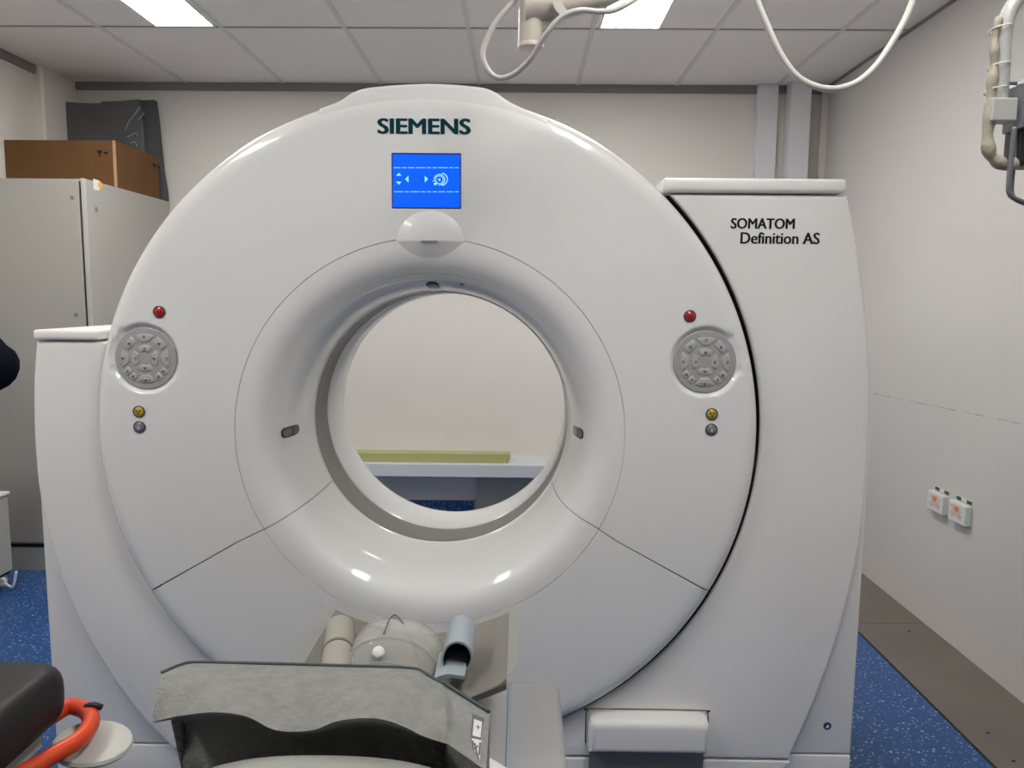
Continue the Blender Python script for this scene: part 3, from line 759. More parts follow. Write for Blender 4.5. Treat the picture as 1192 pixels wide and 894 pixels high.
def foam_bm():
    b = bmesh.new()
    # rear-top outline from left to right (pixel -> depth), front wavy edge, bottom
    top = [((188, 784), 1.07), ((205, 777), 1.095), ((224, 772), 1.12), ((285, 773), 1.12), ((350, 774.5), 1.12), ((415, 776.5), 1.12), ((481, 779), 1.12), ((499, 788), 1.11), ((517, 797), 1.095)]
    T = catmull([PY(*q, y) for q, y in top], 6)
    wav = [((177, 841), .985), ((205, 834), .975), ((249, 829), .965), ((287, 834), .965), ((321, 850), .965), ((363, 850), .962), ((394, 839), .96), ((435, 836), .958), ((466, 844), .955), ((493, 857), .953), ((521, 866), .955)]
    W = catmull([PY(*q, y) for q, y in wav], 6)
    low = [((212, 886), 1.07), ((260, 905), 1.055), ((320, 918), 1.05), ((363, 924), 1.05), ((420, 924), 1.045), ((470, 926), 1.04), ((535, 935), 1.03)]
    Lw = catmull([PY(*q, y) for q, y in low], 6)
    def samp(L, t):
        f = t * (len(L) - 1); i = min(int(f), len(L) - 2); return L[i].lerp(L[i + 1], f - i)
    N = 90; rows = []
    for i in range(N + 1):
        t = i / N; a, w, l = samp(T, t), samp(W, t), samp(Lw, t)
        col = []
        for k in range(17):
            s = k / 16; p = a.lerp(w, s); p.z += .010 * sin(pi * s); col.append(p)
        for k in range(1, 15):
            s = k / 14; p = w.lerp(l, s); p.y += .052 * sin(pi * s) ** 1.25; col.append(p)
        # underside and back
        bk = Vector((a.x + (l.x - a.x) * max(0, 1 - t * 4) * 1.15, a.y, .712)); l2 = Vector((l.x, l.y, .712))
        col.append(l2); col.append(bk); col.append(a.lerp(bk, .5))
        rows.append([b.verts.new(p) for p in col])
    m = len(rows[0])
    for A, B in zip(rows, rows[1:]):
        for k in range(m): b.faces.new((A[k], A[(k + 1) % m], B[(k + 1) % m], B[k]))
    b.faces.new(rows[0])
    b.faces.new(rows[-1][::-1])
    return b, T
fb, T = foam_bm()
obj('block', fb, M_foam, foam, smooth=True, auto=50)
# right flank wedge that carries the label
D_, E_ = PY(517, 797, 1.093), PY(570, 830, 1.04)
F_ = PY(521, 866, .953); G_ = PY(566, 897, .93); F2 = PY(538, 935, 1.02); G2 = PY(560, 935, .96)
E2 = Vector((E_.x, E_.y + .005, .712)); D2 = Vector((D_.x, D_.y, .712))
b = bmesh.new()
v = {k: b.verts.new(p) for k, p in dict(D=D_, E=E_, F=F_, G=G_, F2=F2, G2=G2, E2=E2, D2=D2).items()}
for q in (('D', 'E', 'G', 'F'), ('F', 'G', 'G2', 'F2'), ('E', 'E2', 'G2', 'G'), ('D', 'D2', 'E2', 'E'), ('D2', 'D', 'F', 'F2'), ('D2', 'F2', 'G2', 'E2')): b.faces.new([v[k] for k in q])
obj('flank', b, M_foam, foam)
obj('piping', tube([p + Vector((0, .001, .0012)) for p in T[::4]] + [D_ + Vector((0, 0, .003)), (D_ + E_) / 2 + Vector((0, 0, .002)), E_ + Vector((0, 0, .002))], .0026, 8, n=3), M_piping, foam, smooth=True)
# printed label on flank: plane through D,E,G,F
nrmf = (E_ - D_).cross(F_ - D_).normalized()
if nrmf.dot(CP - D_) < 0: nrmf = -nrmf
def FP(px, py, lift=.0012):
    d = ray(px, py); n0 = (E_ - D_).cross(G_ - D_).normalized()
    t = (D_ - CP).dot(n0) / d.dot(n0); p = CP + d * t
    return p + nrmf * lift
def fq(pts, bm=None, lift=.0015): return poly([FP(x, y, lift) for x, y in pts], bm)
lab = obj('label', fq([(550, 832), (563.5, 837), (558, 889), (548.5, 888)], lift=.001), M_label, foam)
b = fq([(550, 832), (563.5, 837), (563, 842), (550, 837)]); b = fq([(550, 832), (552, 833), (549.5, 861), (548, 860)], b); b = fq([(561.5, 836.5), (563.5, 837), (560.5, 862), (559, 861.5)], b); b = fq([(549, 857), (560.5, 860), (560.3, 863), (548.8, 860)], b)
b = fq([(554, 846), (558.5, 847.5), (558.4, 848.8), (553.9, 847.2)], b); b = fq([(556, 844.8), (557, 845), (556.7, 851), (555.7, 850.6)], b)
b = fq([(549, 863), (551.5, 863.7), (550.3, 888), (548.2, 887.5)], b); b = fq([(557.6, 865), (560.2, 865.5), (558.6, 880), (556.4, 880)], b); b = fq([(551, 866), (553.4, 866), (558, 886), (555.6, 887)], b); b = fq([(550, 872), (556.5, 868), (556.3, 871), (550, 876)], b)
obj('label_print', b, M_labeld, lab)
# worn stain at the front corner
def wpt(px, py, Y): return PY(px, py, Y)
# white pad and paper under the foam
pad = thing('white_bolster', 'white rounded bolster at the near end of the table below the foam block', 'bolster', (tcx + .02, .90, .70))
b = bmesh.new(); rows = []
cxp = PY(382, 885, .95).x
for i in range(41):
    u = -1 + 2 * i / 40; e = max(.02, (1 - abs(u) ** 2.6)) ** .5
    rows.append([b.verts.new((cxp + u * .225, 
        .915 + .072 * e * cos(a), .773 + (.085 * e if sin(a) > 0 else .062 * min(1, e * 1.5)) * sin(a))) for a in [2 * pi * k / 28 for k in range(28)]])
for A, B in zip(rows, rows[1:]):
    for k in range(28): b.faces.new((A[k], A[(k + 1) % 28], B[(k + 1) % 28], B[k]))
b.faces.new(rows[0]); b.faces.new(rows[-1][::-1])
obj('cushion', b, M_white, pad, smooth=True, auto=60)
p0 = PZ(568, 881, .706); p1 = PZ(600, 900, .706)
b = bmesh.new()
c4 = [p0, p1, p1 + Vector((-.12, -.2, 0)), p0 + Vector((-.16, -.06, 0))]
lo4 = [b.verts.new(Vector((p.x, p.y, .7045))) for p in c4]; hi4 = [b.verts.new(Vector((p.x, p.y, .7065))) for p in c4]
b.faces.new(hi4); b.faces.new(lo4[::-1])
for i in range(4): b.faces.new((lo4[i], lo4[(i + 1) % 4], hi4[(i + 1) % 4], hi4[i]))
tag(obj('paper_sheet', b, M_sheet), 'corner of a white sheet lying on the table right of the foam block', 'paper sheet')
# ================================================================ CABINET, BOX, MATS
cab = thing('cabinet', 'tall grey-beige cabinet with plinth along the left wall', 'cabinet', (-2.45, 4.3, 0))
cx1 = PY(97, 207, 3.84).x; czt = PY(50, 207, 3.84).z
obj('body', box(-2.745, cx1, 3.862, 4.76, .14, czt, .003), M_cab, cab)
obj('door', box(-2.743, cx1 - .030, 3.842, 3.860, .155, czt - .014, .002), M_cab, cab)
obj('door_gap', box(cx1 - .0298, cx1 - .0182, 3.852, 3.8615, .155, czt - .014), M_dark, cab)
obj('edge_post', box(cx1 - .018, cx1, 3.842, 3.861, .14, czt, .003), M_cabedge, cab)
obj('plinth', box(-2.745, cx1 - .01, 3.852, 4.75, 0, .125), M_cab, cab)
obj('shadow_gap', box(-2.743, cx1 - .015, 3.857, 4.75, .125, .14), M_dark, cab)
for q in ((84, 230), (88.5, 366.5)):
    v_ = PY(*q, 3.842); obj('screw', lathe([(.011, 0), (.010, .003), (.004, .003), (.003, .001)], facing(v_.x, 3.8425, v_.z), 16), M_steel, cab)
sx = Matrix.Rotation(radians(90), 4, 'Y')
v_ = PX(112, 244, cx1); obj('screw', lathe([(.013, 0), (.012, .003), (.004, .003), (.003, .001)], Matrix.Translation((cx1, v_.y, v_.z)) @ sx, 16), M_steel, cab)
v_ = PX(115, 215, cx1); b = lathe([(.020, 0), (.020, .001)], Matrix.Translation((cx1, v_.y + .012, v_.z)) @ sx, 20)
so = obj('sticker', b, M_sticker, cab)
obj('sticker_backing', box(cx1, cx1 + .0008, v_.y - .05, v_.y + .002, v_.z - .03, v_.z + .022), M_trunk, cab)
bx = thing('cardboard_box', 'long brown cardboard box lying on top of the tall cabinet', 'cardboard box', (-2.46, 4.4, czt))
bx1 = cx1 - .004; by0, by1 = 4.16, 4.655
bz = PY(137, 163.5, by0).z
obj('carton', box(XL + .003, bx1, by0, by1, czt + .001, bz, .003), M_card, bx)
obj('corner_tape', box(bx1 - .012, bx1 + .001, by0 - .0012, by0 + .010, czt + .002, bz, .0006, 1), M_tape, bx)
def glass_mark(bm, fn, s):
    bm = poly([fn(-s, s), fn(s, s), fn(s * .8, 0), fn(s * .2, -s * .3), fn(-s * .2, -s * .3), fn(-s * .8, 0)], bm)
    bm = poly([fn(-s * .2, -s * .3), fn(s * .2, -s * .3), fn(s * .2, -s), fn(-s * .2, -s)], bm)
    bm = poly([fn(-s * .7, -s), fn(s * .7, -s), fn(s * .7, -s * 1.25), fn(-s * .7, -s * 1.25)], bm)
    return bm
def umb_mark(bm, fn, s):
    bm = poly([fn(-s, 0), fn(-s * .6, s * .6), fn(0, s * .9), fn(s * .6, s * .6), fn(s, 0)], bm)
    return poly([fn(-s * .12, 0), fn(s * .12, 0), fn(s * .12, -s), fn(-s * .12, -s)], bm)
v1 = PY(116, 178, by0); v2 = PY(123.5, 179, by0)
b = glass_mark(None, lambda a, c: (v1.x + a, by0 - .0008, v1.z + c), .014); b = umb_mark(b, lambda a, c: (v2.x + a, by0 - .0008, v2.z + c), .014)
v1 = PX(180.5, 193.5, bx1); 
obj('handling_marks', b, M_ink, bx)
b = glass_mark(None, lambda a, c: (bx1 + .0016, v1.y + a * 2 - .01, v1.z + c), .012); b = umb_mark(b, lambda a, c: (bx1 + .0016, v1.y + .04 + a * 2, v1.z + c), .012)
obj('handling_marks', b, M_ink, bx)
# charcoal mats wrapped in film
def slab(pts, y0, y1, n=4): return prism([(v.x, v.z) for v in pts], y0, y1, .006, 2)
mt = thing('wrapped_mat', 'charcoal grey mat in shiny clear film standing behind the cardboard box', 'mat', (-2.4, 4.70, czt))
outl = [PY(76, 119.5, 4.70), PY(95, 121, 4.70), PY(115, 121.5, 4.70), PY(135, 119.5, 4.70), PY(155, 117.5, 4.70), PY(165, 117, 4.70), PY(169, 150, 4.70), PY(172, 205, 4.70)]
zb = czt + .002
obj('mat_body', slab([Vector((outl[0].x, 0, zb))] + outl[:-1] + [Vector((outl[-1].x, 0, zb))], 4.668, 4.705), M_film, mt, smooth=True, auto=40)
outl = [PY(120, 119, 4.735), PY(181, 117, 4.735), PY(184, 140, 4.735), PY(187, 170, 4.735), PY(190, 200, 4.735), PY(194, 224, 4.735)]
o = obj('folded_mat', slab([Vector((outl[0].x, 0, zb))] + outl + [Vector((outl[-1].x + .002, 0, zb))], 4.712, 4.758), M_matg, smooth=True, auto=40)
tag(o, 'plain dark grey mat standing against the back wall behind the film-wrapped mat', 'mat')
# glare on the film's folds, put in as pale raised lines
b = None
for pts in (((163, 124), (157, 133), (150, 142), (146, 152)), ((148, 160), (153, 157), (158, 155), (161, 158)), ((152, 167), (157, 165), (160, 171)), ((160, 140), (165, 135), (168, 131))):
    b = tube([PY(x, y, 4.664) for x, y in pts], .0035, 6, n=4, bm=b)
obj('film_glare', b, mat('film_glare_tone', (.30, .31, .32), .2, coat=1), mt, smooth=True)
# ================================================================ LEDGE BEHIND BORE
lz = PY(520, 540.5, 4.50).z
ledge = thing('wall_ledge', 'low white ledge along the back wall seen through the bore', 'ledge', (-.5, 4.65, lz - .1))
obj('shelf_board', box(-1.9, 1.2, 4.50, 4.798, PY(520, 555.5, 4.50).z, lz, .004), M_ledge, ledge)
obj('lower_panel', box(xu + .0125, 1.2, YB - .035, YB - .001, 0, PY(520, 555.5, 4.50).z), M_bench, ledge)
for x in (-1.8, .9): obj('bracket', box(x, x + .03, 4.55, 4.77, lz - .3, PY(520, 555.5, 4.50).z), M_ledge, ledge)
gs = PY(416, 538.5, 4.56); ge = PY(594, 538.5, 4.56); gt = PY(500, 527.3, 4.56).z
b = box(-1.3, ge.x - .02, 4.545, 4.63, lz, gt, .003); b = box(-1.3, ge.x, 4.55, 4.635, lz + .022, gt + .0015, .002, bm=b)
tag(obj('foam_strip', b, M_greenstrip), 'long olive green foam strip lying on the white ledge', 'foam strip')
# ================================================================ OUTLETS (right wall)
def outlet(px, py, lab_):
    c = PX(px, py, XR)
    t = thing('power_outlet', lab_, 'power outlet', (XR, c.y, c.z))
    w, h = .062, .042
    obj('plate', box(XR - .030, XR - .0005, c.y - w, c.y + w, c.z - h, c.z + h, .004, 2), M_socket, t)
    obj('label_strip', box(XR - .003, XR - .0005, c.y - w * .9, c.y + w * .9, c.z + h + .004, c.z + h + .020), M_socket, t)
    xs = XR - .0305
    for s in (-1, 1):
        sw = obj('switch', box(xs - .002, xs + .002, c.y + s * .040 - .008, c.y + s * .040 + .008, c.z + .017, c.z + .030, .001, 1), M_socket, t)
        pn = None
        for dy, dz in ((-.007, .002), (.007, .002), (0, -.010)):
            pn = box(xs - .0006, xs + .001, c.y + s * .030 + dy - .0016, c.y + s * .030 + dy + .0016, c.z - .010 + dz - .003, c.z - .010 + dz + .003, bm=pn)
        obj('pin_slots', pn, M_glyph, t)
        obj('green_label', box(XR - .0040, XR - .003, c.y + s * .037 - .020, c.y + s * .037 + .014, c.z + h + .005, c.z + h + .019), M_green, t)
    obj('indicator_plate', box(xs - .0004, xs + .001, c.y - .030, c.y + .026, c.z - .018, c.z + .032), M_pink, t)
    obj('rocker', box(xs - .004, xs + .001, c.y - .011, c.y + .009, c.z + .008, c.z + .027, .0015, 1), M_orange, t)
outlet(1096, 585, 'white power outlet with orange rocker on the right wall, the one further from the camera')
outlet(1121.5, 597, 'white power outlet with orange rocker on the right wall, the one nearer the camera')
# ================================================================ HANGING ARM (top centre)
arm = thing('equipment_boom', 'beige jointed ceiling arm with a clipped cable hanging above the scanner', 'ceiling arm', (.75, 1.6, ZC))
YA = 1.6
c0 = PY(617.5, 54, YA); ra = .0255
obj('joint_post', lathe([(ra * .98, 0), (ra, .004), (ra, .19)], Matrix.Translation((c0.x, YA, c0.z)), 40), M_beige, arm, smooth=True, auto=35)
obj('joint_cap', lathe([(ra * .8, -.006), (ra * 1.02, -.004), (ra * 1.05, 0), (ra * 1.02, .004)], Matrix.Translation((c0.x, YA, c0.z)), 40), mat('cap_beige', (.66, .58, .50), .4), arm, smooth=True, auto=35)
p1 = PY(612, 8, YA); p2 = PY(640, 6, YA); p3 = PY(700, -4, YA + .01); p4 = PY(770, -26, YA + .02)
obj('lever', tube([p1, p2, p3, p4, Vector((.75, YA + .02, p4.z + .06))], lambda t: .043 - .022 * min(1, t * 1.8), 20, n=6, flat=1), M_beige, arm, smooth=True, auto=50)
gus = [PY(622, 44, YA), PY(622, 20, YA), PY(664, 6, YA), PY(660, 20, YA), PY(638, 34, YA)]
obj('gusset', prism([(v.x, v.z) for v in [gus[0], gus[4], gus[3], gus[2], gus[1]]], YA - .012, YA + .012, .003, 2), M_beige, arm, smooth=True, auto=35)
obj('ceiling_post', lathe([(.03, 0), (.03, ZC - p4.z - .075), (.07, ZC - p4.z - .07), (.07, ZC - p4.z - .063)], Matrix.Translation((.75, YA + .02, p4.z + .06)), 32), M_beige, arm, smooth=True, auto=35)
e0 = PY(655, 2, YA); 
b = tube([PY(x, y, YA - .045) for x, y in ((650, -4), (652, 8), (658, 17), (664, 20))], .007, 4, n=4, flat=.35)
b = box(0, 0, 0, 0, 0, 0, bm=None); b.free()
cb = []
for x, y in ((648, -6), (650, 6), (655, 13), (661, 19)): cb.append(PY(x, y, YA - .047))
b = bmesh.new(); rr = []
wv_ = Vector((.0085, 0, .003))
for v in catmull(cb, 4): rr.append([b.verts.new(v + wv_), b.verts.new(v + wv_ + Vector((0, .003, 0))), b.verts.new(v - wv_ + Vector((0, .003, 0))), b.verts.new(v - wv_)])
for A, B in zip(rr, rr[1:]):
    for k in range(4): b.faces.new((A[k], A[(k + 1) % 4], B[(k + 1) % 4], B[k]))
b.faces.new(rr[0]); b.faces.new(rr[-1][::-1])
obj('cable_clip', b, M_cable, arm)
lp = [((612, -22), .0), ((598, 1), 0), ((578, 25), 0), ((566, 48), 0), ((562, 66), 0), ((569, 83), 0), ((582, 91), 0), ((600, 85), -.01), ((618, 68), -.03), ((630, 48), -.045), ((641, 33), -.055), ((655, 19), -.06), ((675, 12), -.06), ((697, 13.5), -.05), ((715, 12), -.05), ((733, 3), -.05), ((750, -8), -.04)]
cbm = tube([PY(x, y, YA + d) for (x, y), d in lp], .0058, 10, n=6)
obj('cable', cbm, M_cable, arm, smooth=True)
# looped cable from the ceiling (right of centre)
lp = [PY(x, y, 1.6) for x, y in ((872, -28), (881, 0), (893, 30), (908, 62), (925, 86), (943, 98), (962, 103), (980, 102), (1000, 94), (1020, 76), (1038, 50), (1053, 24), (1063, 0), (1070, -26))]
a_, c_ = lp[0], lp[-1]
lp = [Vector((a_.x - .05, 1.6, ZC - .001)), Vector((a_.x - .045, 1.6, ZC - .25)), Vector((a_.x - .035, 1.6, ZC - .45)), a_ + Vector((-.018, 0, .10))] + lp + [c_ + Vector((.018, 0, .10)), Vector((c_.x + .035, 1.6, ZC - .45)), Vector((c_.x + .045, 1.6, ZC - .25)), Vector((c_.x + .05, 1.6, ZC - .001))]
tag(obj('hanging_cable', tube(lp, .0066, 12, n=6), M_cable, smooth=True), 'thick cream cable drooping in a U from the ceiling near the right wall', 'cable')
# ================================================================ MONITOR ARM (top right)
YM = 1.35
mon = thing('monitor_arm', 'grey curved monitor arm with taped cables at the right edge of view', 'monitor arm', (1.1, YM, ZC))
pa = [PY(x, y, YM) for x, y in ((1215, -42), (1190, -8), (1175, 14), (1169, 38), (1167, 70), (1164, 112), (1163, 124))]
mp = Vector((pa[0].x + .06, YM, pa[0].z + .05))
obj('arm_tube', tube([Vector((mp.x + .05, YM, ZC - .02))] + [Vector((mp.x + .05, YM, mp.z + .12)), mp] + pa, .0125, 16, n=6), M_armg, mon, smooth=True)
obj('ceiling_flange', lathe([(.06, 0), (.06, .02), (.05, .025)], Matrix.Translation((mp.x + .05, YM, ZC - .027)), 32), M_armg, mon, smooth=True, auto=35)
a, c = PY(1156.5, 113, YM - .02), PY(1184, 141, YM - .02)
obj('mount_block', box(a.x, c.x, YM - .02, YM + .008, c.z, a.z, .003), M_armg, mon)
sl_ = [PY(x, y, YM - .005) for x, y in ((1163, 20), (1159, 40), (1157.5, 60), (1157, 80), (1154, 105), (1152, 135), (1149.5, 160), (1152, 178), (1160, 187), (1172, 193), (1182, 190))]
obj('cable_sleeve', tube(sl_, lambda t: .0052 + .0048 * min(1, t * 1.6) + .0015 * sin(t * 40), 12, n=6), M_sleeve, mon, smooth=True)
for (x, y) in ((1165.5, 41), (1164, 84), (1160, 112)):
    v_ = PY(x, y, YM); b = tube([v_ + Vector((.0145 * cos(k * pi / 8) * 1.12 - .003, .0165 * sin(k * pi / 8), .001 * k)) for k in range(16)], .0012, 6, closed=True, n=2)
    obj('cable_tie', b, M_knob, mon, smooth=True)
dsp = thing('ceiling_monitor', 'dark grey flat monitor with tubular handle carried by the curved arm', 'monitor', PY(1200, 140, YM))
q0 = PY(1184, 92, YM); q1 = PY(1184, 194, YM)
# screen turned edge-on to the camera
obj('casing', box(q0.x + .009, q0.x + .42, YM - .01, YM + .04, q1.z, q0.z, .006), M_monb, dsp)
obj('back_bracket', box(q0.x - .001, q0.x + .008, YM - .025, YM + .03, q1.z + .06, q0.z - .01, .002), M_mong, dsp)
obj('bracket_pin', lathe([(.003, 0), (.003, .016)], Matrix.Translation((q0.x - .016, YM, PY(1184, 97, YM).z)) @ sx, 10), M_mong, dsp)
hnd = None
for (x0_, y0_, dy) in ((1181, 148, 0), (1184, 150, .03)):
    hh_ = [PY(x, y, YM + dy - .028) for x, y in ((x0_, y0_), (x0_ - 3, y0_ + 30), (x0_ - 6.5, y0_ + 62), (x0_ - 6, y0_ + 77), (x0_ + 2, y0_ + 84), (x0_ + 20, y0_ + 90), (x0_ + 50, y0_ + 98))]
    hnd = tube(hh_, .0042, 10, n=6, bm=hnd)
obj('handle', hnd, M_mong, dsp, smooth=True)
# ================================================================ TROLLEY (bottom left)
tr = thing('stretcher_trolley', 'black padded trolley with an orange side rail at the lower left', 'trolley', (-1.25, .8, 0))
XT = PZ(66, 783, .78).x
YT = PZ(30, 763.5, .78).y
def mattress():
    b = bmesh.new()
    x0, x1, y0, y1, z0, z1 = XT - .52, XT, -.35, YT, .675, .78
    rc = .06; pts = []
    for cx_, cy_, a0 in ((x1 - rc, y1 - rc, 0), (x0 + rc, y1 - rc, pi / 2), (x0 + rc, y0 + rc, pi), (x1 - rc, y0 + rc, 1.5 * pi)):
        for k in range(9): a = a0 + pi / 2 * k / 8; pts.append((cx_ + rc * cos(a), cy_ + rc * sin(a)))
    cxm, cym = (x0 + x1) / 2, (y0 + y1) / 2
    rows = []
    for k in range(17):
        t = -pi / 2 + pi * k / 16; ins = .030 * (1 - cos(t)); z = (z0 + z1) / 2 + (sin(t)) * (z1 - z0) / 2
        z = (z0 + z1) / 2 + math.copysign(abs(sin(t)) ** .55, sin(t)) * (z1 - z0) / 2
        row = []
        for x, y in pts:
            dx, dy = x - cxm, y - cym
            row.append(b.verts.new((x - math.copysign(min(ins, abs(dx)), dx), y - math.copysign(min(ins, abs(dy)), dy), z)))
        rows.append(row)
    n = len(pts)
    for A, B in zip(rows, rows[1:]):
        for i in range(n): b.faces.new((A[i], A[(i + 1) % n], B[(i + 1) % n], B[i]))
    b.faces.new(rows[0][::-1]); b.faces.new(rows[-1]); return b
obj('mattress', mattress(), M_vinyl, tr, smooth=True, auto=55)
obj('deck', box(XT - .50, XT - .035, -.33, YT - .06, .635, .672, .004), M_bump, tr)
zr = .665
rl = [PZ(x, y, zr) for x, y in ((62, 824), (78, 823), (92, 824), (102, 829), (106, 839), (101, 851), (88, 864), (60, 880), (30, 898))]
rl[0].y = YT - .03
far = rl[-1]; d_ = (rl[-1] - rl[-3]).normalized()
obj('side_rail', tube([Vector((rl[0].x - .10, YT - .05, zr))] + rl + [far + d_ * .12, far + d_ * .3], .0155, 18, n=8), M_orail, tr, smooth=True)
rp = PZ(105, 832, zr)
obj('rail_clip', tube([rp + Vector((-.012, .007, .012)), rp + Vector((.004, .006, .016)), rp + Vector((.016, .012, .008))], .006, 10, n=6), M_monb, tr, smooth=True)
bc = PZ(108, 866, .625)
obj('bumper_disc', lathe([(.058, -.008), (.066, -.005), (.069, 0), (.066, .006), (.058, .009), (.02, .010)], Matrix.Translation(bc) @ Matrix.Rotation(radians(10), 4, 'Y'), 48), M_bump, tr, smooth=True, auto=40)
obj('undercarriage', box(XT - .42, XT - .10, -.1, YT - .35, .12, .60, .02), M_monb, tr)
for sx_, sy_ in ((XT - .44, -.2), (XT - .08, -.2), (XT - .44, YT - .25), (XT - .08, YT - .25)):
    w = obj('wheel', lathe([(.058, -.014), (.062, -.010), (.062, .010), (.058, .014)], Matrix.Translation((sx_, sy_, .0625)) @ sx, 28), M_monb, tr, smooth=True, auto=35)
    obj('castor_fork', box(sx_ - .022, sx_ + .022, sy_ - .02, sy_ + .02, .127, .16, .003), M_armg, w)
    obj('leg', box(sx_ - .012, sx_ + .012, sy_ - .012, sy_ + .012, .16, .635), M_armg, tr)
# ================================================================ WHITE CART (left edge)
wx = PY(11, 600, 3.66).x
wz = PY(8, 573, 3.66).z
cart = thing('equipment_cart', 'small white equipment cart on castors in front of the tall cabinet', 'cart', (-2.55, 3.55, 0))
obj('body', box(XL + .06, wx, 3.46, 3.66, .075, wz - .012, .006), M_cabedge, cart)
obj('top', box(XL + .05, wx + .006, 3.45, 3.67, wz - .010, wz + .004, .004), M_knob, cart)
obj('base', box(XL + .07, wx - .01, 3.47, 3.65, .062, .0745), M_monb, cart)
for x_, y_ in ((wx - .03, 3.50), (wx - .03, 3.62), (XL + .10, 3.50), (XL + .10, 3.62)):
    w = obj('castor', lathe([(.028, -.010), (.031, -.006), (.031, .006), (.028, .010)], Matrix.Translation((x_, y_, .031)) @ sx, 24), M_armg, cart, smooth=True, auto=35)
lv = [PY(x, y, 3.40) for x, y in ((8, 690), (13, 690), (18, 668), (16, 664))]
obj('brake_lever', tube([Vector((wx - .005, 3.56, .055)), Vector((wx + .014, 3.56, .050)), PY(14.5, 683, 3.56), PY(19, 665, 3.56)], .007, 8, n=5), M_knob, cart, smooth=True)
obj('lever_pivot', lathe([(.018, -.01), (.018, .01)], facing(wx + .012, 3.56, .052), 16), M_knob, cart, smooth=True, auto=35)
# ================================================================ PERSON (only the elbow is in view)
per = thing('person', 'person in a dark navy long-sleeved top, folded arm with elbow at the left edge', 'person', (-2.40, 2.92, 0))
def skin(name, verts, edges, radii, m, root=0, sub=2):
    me = bpy.data.meshes.new(name); me.from_pydata([Vector(v) - BASE[per.name] for v in verts], edges, []); me.materials.append(m)
    o = bpy.data.objects.new(name, me); C.objects.link(o)
    sk = o.modifiers.new('s', 'SKIN'); sk.use_smooth_shade = True
    for i, r in enumerate(radii):
        r = r if isinstance(r, tuple) else (r, r)
        me.skin_vertices[0].data[i].radius = r; me.skin_vertices[0].data[i].use_root = (i == root)
    s = o.modifiers.new('u', 'SUBSURF'); s.levels = sub; s.render_levels = sub
    bpy.context.view_layer.update()
    me2 = bpy.data.meshes.new_from_object(o.evaluated_get(bpy.context.evaluated_depsgraph_get()))
    o.modifiers.clear(); o.data = me2; o.parent = per; BASE[o.name] = BASE[per.name]
    for p in me2.polygons: p.use_smooth = True
    return o
X, Y = -2.42, 2.92
el = PY(13, 437, 2.80)       # elbow centre
# bare body: legs, torso, neck, head, arms as one skinned surface
V = [(X, Y, .98), (X, Y, 1.15), (X + .01, Y, 1.36), (X, Y, 1.46), (X + .01, Y, 1.51), (X + .03, Y, 1.60), (X + .025, Y, 1.69),
     (X + .01, Y - .17, 1.43), (el.x - .03, el.y, el.z), (X + .22, Y + .10, el.z - .0),
     (X + .01, Y + .17, 1.43), (X + .22, Y + .25, 1.16), (X + .24, Y + .0, 1.22),
     (X, Y - .10, .90), (X + .02, Y - .11, .50), (X - .01, Y - .11, .09), (X + .13, Y - .12, .035),
     (X, Y + .10, .90), (X + .02, Y + .11, .50), (X - .01, Y + .11, .09), (X + .13, Y + .12, .035)]
Ed = [(0, 1), (1, 2), (2, 3), (3, 4), (4, 5), (5, 6), (2, 7), (7, 8), (8, 9), (2, 10), (10, 11), (11, 12), (0, 13), (13, 14), (14, 15), (15, 16), (0, 17), (17, 18), (18, 19), (19, 20)]
Rd = [(.12, .15), (.11, .14), (.12, .16), .066, .060, .094, .088, .07, .045, .032, .07, .045, .032, .085, .058, .042, .032, .085, .058, .042, .032]
skin('body', V, Ed, Rd, M_skin)
# sweater
V2 = [(X, Y, .83), (X, Y, 1.15), (X + .01, Y, 1.36), (X, Y, 1.46), (X + .01, Y - .175, 1.43), (el.x - .02, el.y, el.z + .008), (X + .20, Y + .08, el.z + .004), (X + .01, Y + .175, 1.43), (X + .22, Y + .25, 1.165), (X + .24, Y + .03, 1.215)]
E2_ = [(0, 1), (1, 2), (2, 3), (2, 4), (4, 5), (5, 6), (2, 7), (7, 8), (8, 9)]
sw = skin('sweater', V2, E2_, [(.155, .185), (.14, .17), (.145, .18), .07, .09, .108, .05, .088, .07, .05], M_navy)
V3 = [(X, Y, 1.0), (X, Y - .095, .84), (X + .02, Y - .11, .50), (X - .01, Y - .11, .10), (X, Y + .095, .84), (X + .02, Y + .11, .50), (X - .01, Y + .11, .10)]
trs = skin('trousers', V3, [(0, 1), (1, 2), (2, 3), (0, 4), (4, 5), (5, 6)], [(.12, .145), .105, .078, .062, .105, .078, .062], M_trous)
def torso(o, rings):
    b = bmesh.new(); b.from_mesh(o.data); rows = []
    for z, x, rx, ry in rings: rows.append([b.verts.new(Vector((x + rx * cos(2 * pi * k / 32), Y + ry * sin(2 * pi * k / 32), z)) - BASE[per.name]) for k in range(32)])
    for A, B in zip(rows, rows[1:]):
        for k in range(32): b.faces.new((A[k], A[(k + 1) % 32], B[(k + 1) % 32], B[k]))
    b.faces.new(rows[0][::-1]); b.faces.new(rows[-1]); bmesh.ops.recalc_face_normals(b, faces=b.faces)
    for f in b.faces: f.smooth = True
    b.to_mesh(o.data); b.free()
torso(sw, [(.90, X, .112, .160), (.905, X, .135, .178), (.94, X, .137, .178), (1.05, X, .130, .166), (1.2, X, .134, .172), (1.33, X + .005, .135, .180), (1.42, X + .005, .11, .165), (1.465, X + .003, .07, .09)])
torso(trs, [(.78, X, .08, .13), (.82, X, .122, .170), (.90, X, .127, .171), (1.0, X, .118, .160)])
for s in (-1, 1): skin('shoe', [(X - .05, Y + s * .11, .045), (X + .05, Y + s * .115, .045), (X + .17, Y + s * .12, .035)], [(0, 1), (1, 2)], [.045, .046, .033], M_shoe)
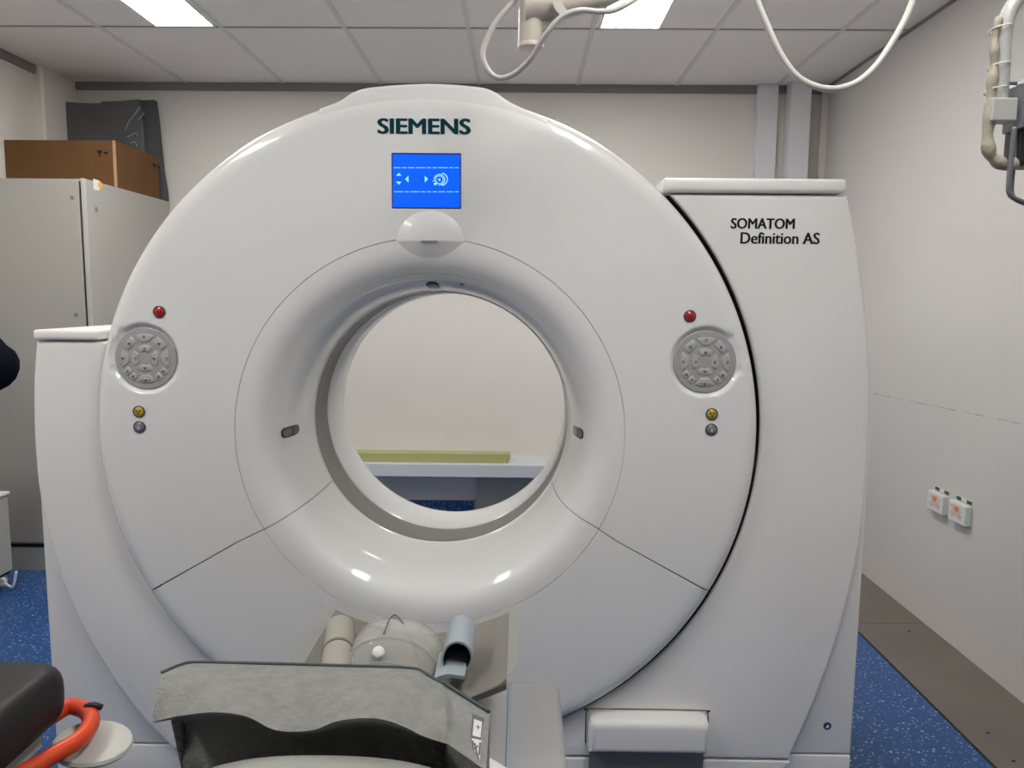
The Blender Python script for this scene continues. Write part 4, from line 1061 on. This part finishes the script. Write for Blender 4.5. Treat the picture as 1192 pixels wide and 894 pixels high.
hb = bmesh.new(); bmesh.ops.create_uvsphere(hb, u_segments=24, v_segments=16, radius=1)
for v_ in hb.verts:
    c_ = v_.co; front = max(0, c_.x) * (1 if c_.z < .35 else 0)
    v_.co = Vector((X + .008 + c_.x * .112 - front * .075, Y + c_.y * .098, 1.675 + c_.z * .112))
obj('hair', hb, M_hair, per, smooth=True)
for s in (-1, 1):
    hb = bmesh.new(); bmesh.ops.create_uvsphere(hb, u_segments=12, v_segments=8, radius=.011)
    xform(hb, Matrix.Translation((X + .098, Y + s * .032, 1.63))); obj('eye', hb, M_hair, per, smooth=True)
skin('nose', [(X + .095, Y, 1.625), (X + .118, Y, 1.60)], [(0, 1)], [.008, .013], M_skin, sub=1)
# hands resting on the opposite upper arms, each palm with five fingers
def hand(w, d, side):
    w = Vector(w); d = Vector(d).normalized(); up = Vector((0, 0, 1)); V = [w, w + d * .045, w + d * .085]; E_ = [(0, 1), (1, 2)]; R_ = [.024, .032, .030]
    for k, (off, L_) in enumerate(((.030, .060), (.010, .070), (-.010, .066), (-.030, .050))):
        b0 = w + d * .085 + up * off; i = len(V)
        V += [b0, b0 + d * L_ * .5, b0 + d * L_ * .9 + Vector((-.018, 0, -.006))]; E_ += [(2, i), (i, i + 1), (i + 1, i + 2)]; R_ += [.0095, .009, .0075]
    i = len(V); V += [w + d * .03 + up * .04, w + d * .06 + up * .062]; E_ += [(1, i), (i, i + 1)]; R_ += [.012, .009]
    skin('hand', V, E_, R_, M_skin)
hand((X + .215, Y + .10, el.z), (-.15, 1, .05), 1); hand((X + .245, Y + .0, 1.22), (-.15, -1, .05), -1)
# ================================================================ LIGHT, COLOUR
w = bpy.data.worlds.new('world'); SC.world = w; w.use_nodes = True
w.node_tree.nodes['Background'].inputs[0].default_value = (.8, .85, .9, 1); w.node_tree.nodes['Background'].inputs[1].default_value = .05
SC.view_settings.view_transform = 'Standard'; SC.view_settings.look = 'None'; SC.view_settings.gamma = 1; SC.view_settings.exposure = 0.0
SC.view_settings.use_curve_mapping = False
